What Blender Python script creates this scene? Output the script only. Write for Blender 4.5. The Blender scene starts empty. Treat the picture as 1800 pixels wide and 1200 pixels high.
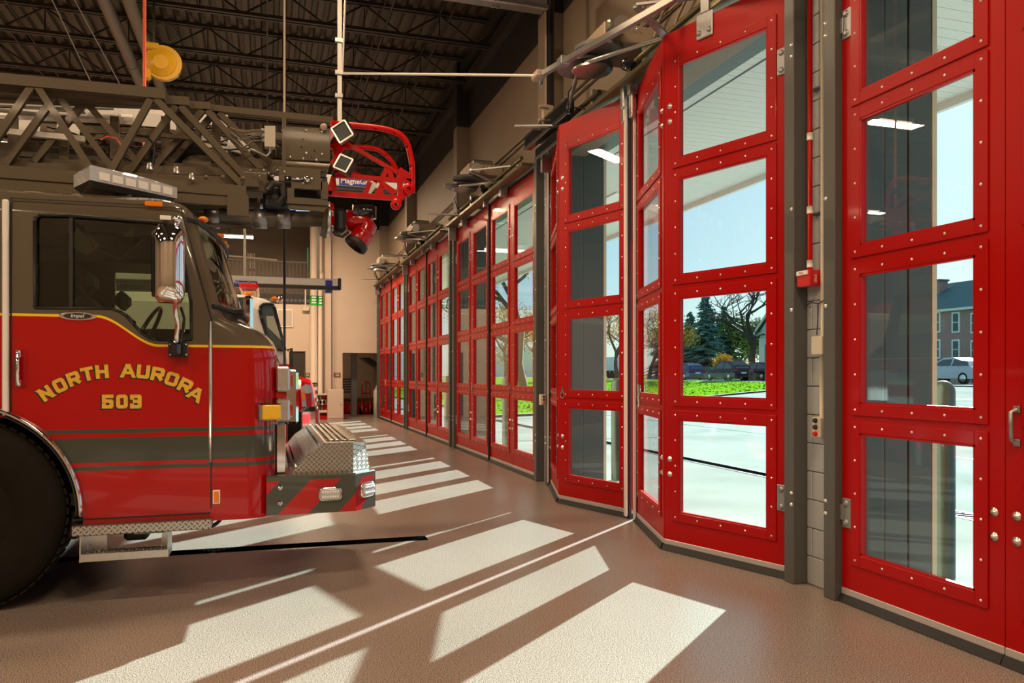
import bpy, math, random
from math import sin, cos, pi, radians, sqrt, atan2, floor as fl
from mathutils import Vector, Matrix
random.seed(7)
S = bpy.context.scene
COL = S.collection
# ------------------------------------------------------------------ camera, world, sun, exposure
F = 1360.0; TH = radians(17.55); SI, CO = sin(TH), cos(TH); CH = 1.457; HV = 657.0
cam_d = bpy.data.cameras.new('camera'); cam = bpy.data.objects.new('camera', cam_d); COL.objects.link(cam)
cam_d.sensor_width = 36; cam_d.lens = F*36/1800; cam_d.shift_y = (HV-600)/1800; cam_d.clip_end = 600; cam_d.clip_start = .05
cam.location = (0, 0, CH); cam.rotation_euler = (pi/2, 0, -TH)
S.camera = cam
S.view_settings.view_transform = 'Standard'; S.view_settings.look = 'None'
S.view_settings.gamma = 1; S.view_settings.use_curve_mapping = False
S.view_settings.exposure = 0.0
try:
    S.cycles.sample_clamp_indirect = 6; S.cycles.caustics_refractive = False; S.cycles.caustics_reflective = False
    S.cycles.transparent_max_bounces = 24; S.cycles.use_denoising = True
    S.cycles.max_bounces = 10; S.cycles.diffuse_bounces = 4; S.cycles.glossy_bounces = 5
except Exception: pass
SUN_AZ = radians(41); SUN_EL = radians(18.4)
w = bpy.data.worlds.new('world'); S.world = w; w.use_nodes = True
nt = w.node_tree; nt.nodes.clear()
wo = nt.nodes.new('ShaderNodeOutputWorld'); bg = nt.nodes.new('ShaderNodeBackground')
sk = nt.nodes.new('ShaderNodeTexSky'); sk.sky_type = 'NISHITA'; sk.sun_disc = False
sk.sun_elevation = radians(24); sk.sun_rotation = pi/2-SUN_AZ; sk.air_density = 1.0; sk.dust_density = .6; sk.ozone_density = 2.0
hs = nt.nodes.new('ShaderNodeMixRGB'); hs.blend_type = 'MIX'; hs.inputs[0].default_value = .74
hs.inputs[2].default_value = (2.6, 4.1, 5.3, 1)
bg.inputs[1].default_value = .172
nt.links.new(sk.outputs[0], hs.inputs[1]); nt.links.new(hs.outputs[0], bg.inputs[0]); nt.links.new(bg.outputs[0], wo.inputs[0])
sd = bpy.data.lights.new('sun', 'SUN'); sd.energy = 31; sd.angle = radians(.5); sd.color = (.86, .97, .96)
so = bpy.data.objects.new('sun', sd); COL.objects.link(so)
dirv = Vector((-cos(SUN_EL)*cos(SUN_AZ), -cos(SUN_EL)*sin(SUN_AZ), -sin(SUN_EL)))
so.rotation_euler = dirv.to_track_quat('-Z', 'Y').to_euler(); so.location = (20, 18, 12)

def area_lamp(x, y, z, power, sx=1.2, sy=.3, col=(1, .70, .43)):
    d = bpy.data.lights.new('lamp_light', 'AREA'); d.shape = 'RECTANGLE'; d.size = sx; d.size_y = sy
    d.energy = power; d.color = col
    o = bpy.data.objects.new('lamp_light', d); o.location = (x, y, z); COL.objects.link(o); return o
LAMPS = [(x, y, 6.55, {-4.5: 210, .5: 190, 6.2: 115}[y]) for y in (-4.5, 0.5, 6.2) for x in (-9.5, -4.2, .9)] + \
        [(-4.6, 12.2, 6.4, 200), (-9.5, 12.2, 6.4, 120), (-5.2, 18.3, 6.2, 300), (-9.5, 18.3, 6.2, 150), (.9, 22.0, 6.38, 330), (-1.6, 22.0, 6.38, 200), (-.4, 9.9, 6.78, 160)]  # the pair nearest the far wall is unseen, added to brighten that wall
for L in LAMPS: area_lamp(L[0], L[1], L[2]-.06, L[3])

# ------------------------------------------------------------------ pixel -> world helpers
def P(u, v, Y):
    a = (u-900)/F; z = Y/(CO-a*SI); return Vector((z*(SI+a*CO), Y, CH+(HV-v)*z/F))
def PX(u, v, X):
    a = (u-900)/F; z = X/(SI+a*CO); return Vector((X, z*(CO-a*SI), CH+(HV-v)*z/F))
def PZ(u, v, h=0.0):
    z = F*(CH-h)/(v-HV); a = (u-900)/F; return Vector((z*(SI+a*CO), z*(CO-a*SI), h))

# ------------------------------------------------------------------ mesh builder
class MB:
    def __init__(s): s.v = []; s.f = []; s.sm = []
    def add(s, vs, fs, smooth=False):
        b = len(s.v); s.v += [tuple(p) for p in vs]
        for f in fs: s.f.append(tuple(i+b for i in f)); s.sm.append(smooth)
        return s
    def box(s, x0, x1, y0, y1, z0, z1, bv=0):
        if bv:
            b = min(bv, (x1-x0)/2.01, (y1-y0)/2.01, (z1-z0)/2.01)
            vs = []
            for (X, Y, Z, sx, sy, sz) in [(X, Y, Z, sx, sy, sz) for X, sx in ((x0, 1), (x1, -1)) for Y, sy in ((y0, 1), (y1, -1)) for Z, sz in ((z0, 1), (z1, -1))]:
                vs += [(X, Y+sy*b, Z+sz*b), (X+sx*b, Y, Z+sz*b), (X+sx*b, Y+sy*b, Z)]
            # faces via corner index c = ix*4+iy*2+iz
            q = lambda ix, iy, iz, k: (ix*4+iy*2+iz)*3+k
            fs = []
            fs.append((q(0,0,0,0), q(0,0,1,0), q(0,1,1,0), q(0,1,0,0))); fs.append((q(1,0,0,0), q(1,1,0,0), q(1,1,1,0), q(1,0,1,0)))
            fs.append((q(0,0,0,1), q(1,0,0,1), q(1,0,1,1), q(0,0,1,1))); fs.append((q(0,1,0,1), q(0,1,1,1), q(1,1,1,1), q(1,1,0,1)))
            fs.append((q(0,0,0,2), q(0,1,0,2), q(1,1,0,2), q(1,0,0,2))); fs.append((q(0,0,1,2), q(1,0,1,2), q(1,1,1,2), q(0,1,1,2)))
            for iz in (0, 1):
                for iy in (0, 1): fs.append((q(0,iy,iz,1), q(1,iy,iz,1), q(1,iy,iz,2), q(0,iy,iz,2)))
                for ix in (0, 1): fs.append((q(ix,0,iz,0), q(ix,1,iz,0), q(ix,1,iz,2), q(ix,0,iz,2)))
            for ix in (0, 1):
                for iy in (0, 1): fs.append((q(ix,iy,0,0), q(ix,iy,1,0), q(ix,iy,1,1), q(ix,iy,0,1)))
                for iy in (0, 1):
                    for iz in (0, 1): fs.append((q(ix,iy,iz,0), q(ix,iy,iz,1), q(ix,iy,iz,2)))
            return s.add(vs, fs)
        vs = [(x, y, z) for x in (x0, x1) for y in (y0, y1) for z in (z0, z1)]
        return s.add(vs, [(0,1,3,2), (4,6,7,5), (0,4,5,1), (2,3,7,6), (0,2,6,4), (1,5,7,3)])
    def beam(s, p, q, w, h=None, up=(0, 0, 1)):
        p, q = Vector(p), Vector(q); h = h or w; d = (q-p).normalized(); up = Vector(up)
        if abs(d.dot(up)) > .98: up = Vector((0, 1, 0))
        a = d.cross(up).normalized(); b = a.cross(d).normalized()
        vs = []
        for c in (p, q):
            for sx, sy in ((-1, -1), (1, -1), (1, 1), (-1, 1)): vs.append(c+a*sx*w/2+b*sy*h/2)
        return s.add(vs, [(0,1,2,3), (7,6,5,4), (0,4,5,1), (1,5,6,2), (2,6,7,3), (3,7,4,0)])
    def tube(s, pts, r, n=8, cap=True, r2=None):
        pts = [Vector(p) for p in pts]; N = len(pts); base = len(s.v); prev = None
        for i, p in enumerate(pts):
            d = (pts[min(i+1, N-1)]-pts[max(i-1, 0)]).normalized()
            if prev is None:
                up = Vector((0, 0, 1)) if abs(d.z) < .9 else Vector((0, 1, 0))
                a = d.cross(up).normalized()
            else:
                a = (prev-d*prev.dot(d)).normalized()
            prev = a; b = d.cross(a)
            rr = r if r2 is None else r+(r2-r)*i/(N-1)
            for k in range(n):
                t = 2*pi*k/n; s.v.append(tuple(p+a*cos(t)*rr+b*sin(t)*rr))
        for i in range(N-1):
            for k in range(n):
                k2 = (k+1) % n
                s.f.append((base+i*n+k, base+i*n+k2, base+(i+1)*n+k2, base+(i+1)*n+k)); s.sm.append(n > 4)
        if cap:
            s.f.append(tuple(base+k for k in range(n))); s.sm.append(False)
            s.f.append(tuple(base+(N-1)*n+k for k in reversed(range(n)))); s.sm.append(False)
        return s
    def lathe(s, c, axis, prof, n=24, cap=True):
        # prof: list of (offset along axis, radius)
        c = Vector(c); d = Vector(axis).normalized(); up = Vector((0, 0, 1)) if abs(d.z) < .9 else Vector((0, 1, 0))
        a = d.cross(up).normalized(); b = d.cross(a); base = len(s.v)
        for (o, r) in prof:
            for k in range(n):
                t = 2*pi*k/n; s.v.append(tuple(c+d*o+a*cos(t)*r+b*sin(t)*r))
        for i in range(len(prof)-1):
            for k in range(n):
                k2 = (k+1) % n; s.f.append((base+i*n+k, base+i*n+k2, base+(i+1)*n+k2, base+(i+1)*n+k)); s.sm.append(True)
        for e in (0, len(prof)-1):
            if cap and prof[e][1] > 1e-4: s.f.append(tuple(base+e*n+k for k in range(n))); s.sm.append(False)
        return s
    def prism(s, poly, d):
        # poly: 3D points, extruded by vector d
        n = len(poly); d = Vector(d); a = [Vector(p) for p in poly]; vs = a+[p+d for p in a]
        fs = [tuple(range(n)), tuple(reversed(range(n, 2*n)))]+[(i, (i+1) % n+0, (i+1) % n+n, i+n) for i in range(n)]
        return s.add(vs, fs)
    def loft(s, rings, smooth=True, caps=True, closed=True):
        n = len(rings[0]); base = len(s.v)
        for r in rings: s.v += [tuple(p) for p in r]
        for i in range(len(rings)-1):
            for k in range(n if closed else n-1):
                k2 = (k+1) % n; s.f.append((base+i*n+k, base+i*n+k2, base+(i+1)*n+k2, base+(i+1)*n+k)); s.sm.append(smooth)
        if caps and closed:
            s.f.append(tuple(base+k for k in reversed(range(n)))); s.sm.append(False)
            s.f.append(tuple(base+(len(rings)-1)*n+k for k in range(n))); s.sm.append(False)
        return s
    def ell(s, c, rx, ry, rz, n=12, m=8):
        rings = []
        for i in range(m+1):
            t = -pi/2+pi*i/m; r = max(cos(t), .001)
            rings.append([(c[0]+rx*r*cos(2*pi*k/n), c[1]+ry*r*sin(2*pi*k/n), c[2]+rz*sin(t)) for k in range(n)])
        return s.loft(rings)
    def dome(s, c, axis, r, h, n=6):
        return s.lathe(c, axis, [(0, r), (h*.6, r*.8), (h, r*.25)], n)
    def mesh(s, name):
        me = bpy.data.meshes.new(name); me.from_pydata(s.v, [], s.f); me.polygons.foreach_set('use_smooth', s.sm); me.update(); return me
    def obj(s, name, mat, parent=None, fix=False):
        me = s.mesh(name)
        if fix:
            import bmesh
            bm = bmesh.new(); bm.from_mesh(me); bmesh.ops.recalc_face_normals(bm, faces=bm.faces[:]); bm.to_mesh(me); bm.free()
        if mat: me.materials.append(mat)
        o = bpy.data.objects.new(name, me); COL.objects.link(o)
        if parent: setpar(o, parent)
        return o
WM = {}
def setpar(o, p):
    o.parent = p
    q = p; off = Matrix.Identity(4)
    chain = []
    while q: chain.append(q); q = q.parent
    m = Matrix.Identity(4)
    for q in reversed(chain):
        m = m @ q.matrix_parent_inverse @ Matrix.LocRotScale(q.location, q.rotation_euler, q.scale)
    o.matrix_parent_inverse = m.inverted()
def tag(o, label=None, cat=None, group=None, kind=None):
    if label: o['label'] = label
    if cat: o['category'] = cat
    if group: o['group'] = group
    if kind: o['kind'] = kind
    return o
def thing(name, label, cat, loc, group=None, kind=None):
    o = bpy.data.objects.new(name, None); COL.objects.link(o); o.location = loc; o.empty_display_size = .1
    return tag(o, label, cat, group, kind)
def local(o, parent):   # child built in the parent's own local coordinates
    o.parent = parent; return o
def kids(o): return [c for c in COL.objects if c.parent == o]
def copytree(o, parent=None, idx=None):
    c = o.copy(); COL.objects.link(c)
    if parent: c.parent = parent
    for ch in (idx or CH_OF(o)): copytree(ch, c)
    return c
def CH_OF(o): return list(o.children)
def text(name, body, mat, parent, size, origin, xdir, zdir, depth=.002, bold=0, align='CENTER', space=1.0):
    cu = bpy.data.curves.new(name, 'FONT'); cu.body = body; cu.size = size; cu.extrude = depth; cu.offset = bold
    cu.align_x = align; cu.align_y = 'CENTER'; cu.space_character = space; cu.resolution_u = 3
    t = bpy.data.objects.new(name, cu); COL.objects.link(t)
    bpy.context.view_layer.update()
    me = bpy.data.meshes.new_from_object(t.evaluated_get(bpy.context.evaluated_depsgraph_get()))
    bpy.data.objects.remove(t); me.name = name
    x = Vector(xdir).normalized(); z = Vector(zdir).normalized(); n = x.cross(z)
    M = Matrix((x, z, n)).transposed().to_4x4(); M.translation = Vector(origin)
    me.transform(M); me.materials.clear(); me.materials.append(mat)
    o = bpy.data.objects.new(name, me); COL.objects.link(o)
    if parent: setpar(o, parent)
    return o
def boolean(o, cutters):
    for c in cutters:
        m = o.modifiers.new('b', 'BOOLEAN'); m.operation = 'DIFFERENCE'; m.solver = 'EXACT'; m.object = c
    bpy.context.view_layer.update()
    me = bpy.data.meshes.new_from_object(o.evaluated_get(bpy.context.evaluated_depsgraph_get()))
    o.modifiers.clear(); o.data = me
    for c in cutters: bpy.data.objects.remove(c)

# ------------------------------------------------------------------ materials
def mat(name, col, rough=.5, metal=0, coat=0, spec=.5, emit=None, es=0, noise=None, bump=None):
    m = bpy.data.materials.new(name); m.use_nodes = True; b = m.node_tree.nodes['Principled BSDF']
    b.inputs['Base Color'].default_value = (*col, 1); b.inputs['Roughness'].default_value = rough
    b.inputs['Metallic'].default_value = metal; b.inputs['Coat Weight'].default_value = coat; b.inputs['Coat Roughness'].default_value = .06
    b.inputs['Specular IOR Level'].default_value = spec
    if emit: b.inputs['Emission Color'].default_value = (*emit, 1); b.inputs['Emission Strength'].default_value = es
    N = m.node_tree.nodes; L = m.node_tree.links
    if noise:   # (scale, amount)
        tc = N.new('ShaderNodeTexCoord'); n = N.new('ShaderNodeTexNoise'); n.inputs['Scale'].default_value = noise[0]; n.inputs['Detail'].default_value = 5
        r = N.new('ShaderNodeMapRange'); r.inputs[3].default_value = 1-noise[1]; r.inputs[4].default_value = 1+noise[1]
        x = N.new('ShaderNodeVectorMath'); x.operation = 'SCALE'; x.inputs[0].default_value = col
        L.new(tc.outputs['Object'], n.inputs['Vector']); L.new(n.outputs['Fac'], r.inputs[0]); L.new(r.outputs[0], x.inputs['Scale']); L.new(x.outputs[0], b.inputs['Base Color'])
        rr = N.new('ShaderNodeMapRange'); rr.inputs[3].default_value = max(rough-.08, .02); rr.inputs[4].default_value = rough+.08
        L.new(n.outputs['Fac'], rr.inputs[0]); L.new(rr.outputs[0], b.inputs['Roughness'])
    if bump:
        tc = N.new('ShaderNodeTexCoord'); n = N.new('ShaderNodeTexNoise'); n.inputs['Scale'].default_value = bump[0]
        bp = N.new('ShaderNodeBump'); bp.inputs['Strength'].default_value = bump[1]; bp.inputs['Distance'].default_value = .01
        L.new(tc.outputs['Object'], n.inputs['Vector']); L.new(n.outputs['Fac'], bp.inputs['Height']); L.new(bp.outputs[0], b.inputs['Normal'])
    return m
def glassmat(name, tint=(.80, .93, .87), refl=1.0):
    m = bpy.data.materials.new(name); m.use_nodes = True; N = m.node_tree.nodes; L = m.node_tree.links; N.clear()
    o = N.new('ShaderNodeOutputMaterial'); mx = N.new('ShaderNodeMixShader'); t = N.new('ShaderNodeBsdfTransparent'); g = N.new('ShaderNodeBsdfGlossy')
    fr = N.new('ShaderNodeFresnel'); fr.inputs[0].default_value = 1.5; g.inputs['Roughness'].default_value = .005
    t.inputs[0].default_value = (*tint, 1)
    gm = N.new('ShaderNodeNewGeometry'); io = N.new('ShaderNodeMapRange'); io.inputs[3].default_value = 1.5; io.inputs[4].default_value = 1/1.5
    L.new(gm.outputs['Backfacing'], io.inputs[0]); L.new(io.outputs[0], fr.inputs[0])
    mm = N.new('ShaderNodeMath'); mm.operation = 'MULTIPLY'; mm.inputs[1].default_value = refl; L.new(fr.outputs[0], mm.inputs[0])
    L.new(mm.outputs[0], mx.inputs[0]); L.new(t.outputs[0], mx.inputs[1]); L.new(g.outputs[0], mx.inputs[2]); L.new(mx.outputs[0], o.inputs[0])
    return m
def translucent(name, col):
    m = bpy.data.materials.new(name); m.use_nodes = True; N = m.node_tree.nodes; L = m.node_tree.links; N.clear()
    o = N.new('ShaderNodeOutputMaterial'); mx = N.new('ShaderNodeMixShader'); d = N.new('ShaderNodeBsdfDiffuse'); t = N.new('ShaderNodeBsdfTranslucent')
    d.inputs[0].default_value = (*col, 1); t.inputs[0].default_value = (*col, 1); mx.inputs[0].default_value = .55
    L.new(d.outputs[0], mx.inputs[1]); L.new(t.outputs[0], mx.inputs[2]); L.new(mx.outputs[0], o.inputs[0]); return m
def math_chain(N, L):
    def f(op, a, b=None, c=None):
        n = N.new('ShaderNodeMath'); n.operation = op
        for i, x in enumerate((a, b, c)):
            if x is None: continue
            if isinstance(x, (int, float)): n.inputs[i].default_value = x
            else: L.new(x, n.inputs[i])
        return n.outputs[0]
    return f
def diamond(name, s=.034, base=(.62, .60, .56), dark=.45):
    m = bpy.data.materials.new(name); m.use_nodes = True; N = m.node_tree.nodes; L = m.node_tree.links; b = N['Principled BSDF']
    b.inputs['Metallic'].default_value = 1; b.inputs['Roughness'].default_value = .27
    g = N.new('ShaderNodeNewGeometry'); sp = N.new('ShaderNodeSeparateXYZ'); L.new(g.outputs['Position'], sp.inputs[0]); f = math_chain(N, L)
    yz = f('ADD', sp.outputs[1], sp.outputs[2])
    u = f('DIVIDE', f('ADD', sp.outputs[0], yz), s); v = f('DIVIDE', f('SUBTRACT', sp.outputs[0], yz), s)
    par = f('FLOORED_MODULO', f('ADD', f('FLOOR', u), f('FLOOR', v)), 2)
    fu = f('SUBTRACT', f('FRACT', u), .5); fv = f('SUBTRACT', f('FRACT', v), .5)
    def e(a, c): return f('ADD', f('POWER', f('ABSOLUTE', f('DIVIDE', a, .52)), 2), f('POWER', f('ABSOLUTE', f('DIVIDE', c, .15)), 2))
    d = f('ADD', f('MULTIPLY', e(fu, fv), par), f('MULTIPLY', e(fv, fu), f('SUBTRACT', 1, par)))
    hgt = f('MAXIMUM', f('SUBTRACT', 1, d), 0)
    bp = N.new('ShaderNodeBump'); bp.inputs['Strength'].default_value = .9; bp.inputs['Distance'].default_value = .006
    L.new(hgt, bp.inputs['Height']); L.new(bp.outputs[0], b.inputs['Normal'])
    mx = N.new('ShaderNodeMixRGB'); mx.inputs[1].default_value = (*base, 1); mx.inputs[2].default_value = (*[c*dark for c in base], 1)
    L.new(f('MINIMUM', f('MULTIPLY', hgt, 2.0), 1), mx.inputs[0]); L.new(mx.outputs[0], b.inputs['Base Color'])
    return m
M = {}
M['red'] = mat('red_enamel', (.40, .001, .001), .34, coat=.04, spec=.22, noise=(3, .04))
M['redtip'] = mat('red_tip_paint', (.62, .002, .003), .35, coat=.15, spec=.2)
M['redtruck'] = mat('red_truck_paint', (.40, .001, .002), .22, coat=.7, spec=.3)
M['white'] = mat('white_paint', (.75, .73, .70), .4)
M['steelgray'] = mat('grey_jamb_paint', (.088, .092, .09), .42, noise=(5, .08))
M['hinge'] = mat('hinge_steel', (.33, .34, .35), .38, .6, noise=(20, .1))
M['alu'] = mat('brushed_aluminium', (.72, .72, .72), .3, 1, noise=(40, .08))
M['kick'] = mat('kick_strip_aluminium', (.50, .50, .52), .35, .25)
M['galv'] = mat('galvanised_steel', (.34, .34, .33), .38, .8, noise=(15, .15))
M['chrome'] = mat('chrome', (.88, .88, .90), .05, 1)
M['black'] = mat('black_rubber', (.012, .012, .012), .55, bump=(60, .1))
M['blackgloss'] = mat('black_gloss', (.012, .013, .016), .18, coat=.6)
M['blackmetal'] = mat('black_metal', (.02, .02, .022), .35)
M['tyre'] = mat('tyre_rubber', (.012, .010, .007), .75, spec=.12, noise=(12, .25))
M['seal'] = mat('pale_vinyl_seal', (.78, .77, .74), .35)
M['tseal'] = translucent('translucent_vinyl_seal', (.9, .84, .82))
M['glass'] = glassmat('door_glass', (.885, .955, .92))
M['cabglass'] = glassmat('cab_glass', (.74, .80, .72), 1.2)
M['screw'] = mat('screw_steel', (.85, .85, .84), .28, .8)
M['truckgray'] = mat('bronze_grey_paint', (.10, .082, .056), .28, coat=.7)
M['ladder'] = mat('ladder_bronze_grey', (.115, .088, .054), .5, coat=.06, spec=.35, noise=(8, .08))
M['amber'] = mat('amber_lens', (.85, .22, .01), .15, coat=.5)
M['yellowlens'] = mat('yellow_lens', (.85, .50, .02), .15, coat=.6, bump=(90, .6))
M['lens'] = mat('clear_led_lens', (.48, .50, .54), .10, coat=1, bump=(70, .5))
M['yellow'] = mat('yellow_stripe', (.85, .55, .02), .35)
M['gold'] = mat('gold_leaf_lettering', (.80, .49, .06), .38, .25, noise=(60, .25))
M['yellowplastic'] = mat('yellow_reel_plastic', (.52, .29, .01), .4)
M['cord'] = mat('red_orange_cord', (.75, .10, .04), .5)
M['beige'] = mat('beige_paint', (.46, .37, .28), .5, noise=(4, .04))
M['taupe'] = mat('taupe_conduit_paint', (.34, .28, .22), .5)
M['cream'] = mat('cream_plastic', (.62, .58, .48), .45)
M['blue'] = mat('blue_label', (.015, .03, .35), .35)
M['labelwhite'] = mat('label_white', (.85, .85, .83), .4)
M['green'] = mat('green_tape', (.03, .38, .06), .5)
M['brown'] = mat('brown_sign', (.16, .07, .03), .5)
M['deck'] = mat('dark_roof_deck', (.08, .062, .042), .55, noise=(1.5, .15))
M['joist'] = mat('dark_joist_paint', (.028, .023, .018), .5)
M['duct'] = mat('pipe_paint_grey', (.17, .145, .11), .5)
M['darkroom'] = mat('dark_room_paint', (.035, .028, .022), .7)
M['lamp'] = mat('warm_led_lens', (1, .9, .7), .4, emit=(1, .82, .55), es=9)
M['lampout'] = mat('soffit_lamp_lens', (.9, .9, .85), .4)
M['redreflect'] = mat('red_lens', (.6, .01, .01), .15, coat=.7)
M['dplate'] = diamond('diamond_plate')
M['track'] = mat('aged_track_steel', (.15, .135, .07), .4, .6, noise=(9, .25))

# upper wall paint: beige block wall below, dark band painted above 6.25 m
def wallmat(name, low, high, zc, blocks=True):
    m = bpy.data.materials.new(name); m.use_nodes = True; N = m.node_tree.nodes; L = m.node_tree.links; b = N['Principled BSDF']
    b.inputs['Roughness'].default_value = .6
    g = N.new('ShaderNodeNewGeometry'); sp = N.new('ShaderNodeSeparateXYZ'); L.new(g.outputs['Position'], sp.inputs[0]); f = math_chain(N, L)
    st = f('GREATER_THAN', sp.outputs[2], zc)
    mx = N.new('ShaderNodeMixRGB'); mx.inputs[1].default_value = (*low, 1); mx.inputs[2].default_value = (*high, 1); L.new(st, mx.inputs[0])
    n = N.new('ShaderNodeTexNoise'); n.inputs['Scale'].default_value = 1.3; L.new(g.outputs['Position'], n.inputs['Vector'])
    r = N.new('ShaderNodeMapRange'); r.inputs[3].default_value = .92; r.inputs[4].default_value = 1.08; L.new(n.outputs['Fac'], r.inputs[0])
    sc = N.new('ShaderNodeVectorMath'); sc.operation = 'SCALE'; L.new(mx.outputs[0], sc.inputs[0]); L.new(r.outputs[0], sc.inputs['Scale'])
    L.new(sc.outputs[0], b.inputs['Base Color'])
    n2 = N.new('ShaderNodeTexNoise'); n2.inputs['Scale'].default_value = 80; L.new(g.outputs['Position'], n2.inputs['Vector'])
    bp = N.new('ShaderNodeBump'); bp.inputs['Strength'].default_value = .15; bp.inputs['Distance'].default_value = .005; L.new(n2.outputs['Fac'], bp.inputs['Height']); L.new(bp.outputs[0], b.inputs['Normal'])
    return m
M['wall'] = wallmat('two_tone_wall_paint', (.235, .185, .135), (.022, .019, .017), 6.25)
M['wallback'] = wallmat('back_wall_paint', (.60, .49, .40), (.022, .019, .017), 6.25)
M['spotlens'] = mat('spotlight_glass', (.16, .19, .20), .08, .3, coat=1)
M['block'] = mat('painted_block', (.42, .45, .48), .6, bump=(120, .5))

def floormat():
    m = bpy.data.materials.new('brown_quartz_epoxy'); m.use_nodes = True; N = m.node_tree.nodes; L = m.node_tree.links; b = N['Principled BSDF']
    g = N.new('ShaderNodeNewGeometry')
    n = N.new('ShaderNodeTexNoise'); n.inputs['Scale'].default_value = 170; n.inputs['Detail'].default_value = 2; L.new(g.outputs['Position'], n.inputs['Vector'])
    cr = N.new('ShaderNodeValToRGB'); e = cr.color_ramp.elements; e[0].position = .40; e[0].color = (.12, .08, .062, 1); e[1].position = .60; e[1].color = (.44, .38, .34, 1)
    L.new(n.outputs['Fac'], cr.inputs[0])
    n2 = N.new('ShaderNodeTexNoise'); n2.inputs['Scale'].default_value = .9; n2.inputs['Detail'].default_value = 4; L.new(g.outputs['Position'], n2.inputs['Vector'])
    r = N.new('ShaderNodeMapRange'); r.inputs[3].default_value = .85; r.inputs[4].default_value = 1.15; L.new(n2.outputs['Fac'], r.inputs[0])
    sc = N.new('ShaderNodeVectorMath'); sc.operation = 'SCALE'; L.new(cr.outputs[0], sc.inputs[0]); L.new(r.outputs[0], sc.inputs['Scale']); L.new(sc.outputs[0], b.inputs['Base Color'])
    b.inputs['Roughness'].default_value = .27; b.inputs['Specular IOR Level'].default_value = .6
    n3 = N.new('ShaderNodeTexNoise'); n3.inputs['Scale'].default_value = 320; L.new(g.outputs['Position'], n3.inputs['Vector'])
    bp = N.new('ShaderNodeBump'); bp.inputs['Strength'].default_value = .14; bp.inputs['Distance'].default_value = .004; L.new(n3.outputs['Fac'], bp.inputs['Height']); L.new(bp.outputs[0], b.inputs['Normal'])
    return m
M['floor'] = floormat()
def matte(name, col, noise):
    m = bpy.data.materials.new(name); m.use_nodes = True; N = m.node_tree.nodes; L = m.node_tree.links; N.clear()
    o = N.new('ShaderNodeOutputMaterial'); d = N.new('ShaderNodeBsdfDiffuse'); g = N.new('ShaderNodeNewGeometry')
    n = N.new('ShaderNodeTexNoise'); n.inputs['Scale'].default_value = noise[0]; n.inputs['Detail'].default_value = 6
    r = N.new('ShaderNodeMapRange'); r.inputs[3].default_value = 1-noise[1]; r.inputs[4].default_value = 1+noise[1]
    x = N.new('ShaderNodeVectorMath'); x.operation = 'SCALE'; x.inputs[0].default_value = col
    L.new(g.outputs['Position'], n.inputs['Vector']); L.new(n.outputs['Fac'], r.inputs[0]); L.new(r.outputs[0], x.inputs['Scale']); L.new(x.outputs[0], d.inputs[0]); L.new(d.outputs[0], o.inputs[0]); return m
M['concrete'] = matte('apron_concrete', (.32, .325, .31), (.7, .3))
M['grass'] = matte('grass', (.135, .28, .014), (1.1, .5))
M['road'] = matte('road_asphalt', (.22, .225, .23), (.6, .1))
M['pit'] = matte('drain_black', (.004, .004, .004), (30, .4))
M['white2'] = matte('pale_stone', (.36, .36, .35), (2, .1))
M['blade'] = matte('grass_blades', (.07, .16, .008), (1, .3))
M['railing'] = mat('brown_black_railing', (.05, .042, .035), .5)
M['soffit'] = mat('white_soffit_boards', (.66, .70, .66), .5)
M['cladding'] = mat('dark_pier_cladding', (.060, .068, .066), .4)
M['creamtrim'] = mat('cream_corner_trim', (.60, .54, .38), .5)
M['bollard'] = mat('dark_green_bollard', (.035, .045, .035), .35, coat=.3)
M['oldhouse'] = mat('pinkish_brick', (.36, .22, .21), .8, noise=(3, .15))
M['roof'] = mat('slate_roof', (.07, .13, .15), .7, noise=(4, .2))
M['housewhite'] = mat('white_siding', (.75, .82, .86), .6)
M['pane'] = mat('dark_window_pane', (.06, .09, .10), .1)
M['spruce'] = mat('spruce_needles', (.07, .17, .16), .8, noise=(.7, .5))
M['bark'] = mat('bark', (.055, .045, .038), .9, noise=(3, .3))
M['yleaf'] = mat('yellow_leaves', (.60, .36, .03), .7, noise=(1.1, .4))
M['gleaf'] = mat('olive_leaves', (.10, .14, .03), .8, noise=(.9, .4))
M['carblack'] = mat('car_black', (.005, .010, .022), .2, coat=.3, spec=.25)
M['carblue'] = mat('car_blue', (.008, .04, .16), .2, coat=.3, spec=.3)
M['carwhite'] = mat('car_silver', (.40, .46, .54), .25, coat=1)
# ------------------------------------------------------------------ the room
DX = 3.526                     # inner plane of the closed door leaves
BAYS = {'E': (-.56, 4.11), 'D': (4.62, 9.44), 'C': (9.99, 14.77), 'B': (15.21, 20.15), 'A': (20.59, 25.50)}
XL, YB, YF, ZC = -14.0, -7.0, 25.9, 7.5
o = MB().box(XL-.3, 3.70, YB-.3, YF+4.2, -.2, 0).obj('floor', M['floor']); tag(o, 'glossy brown speckled epoxy floor of the truck bay with sun patches', 'floor', kind='structure')
floor = o
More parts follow.
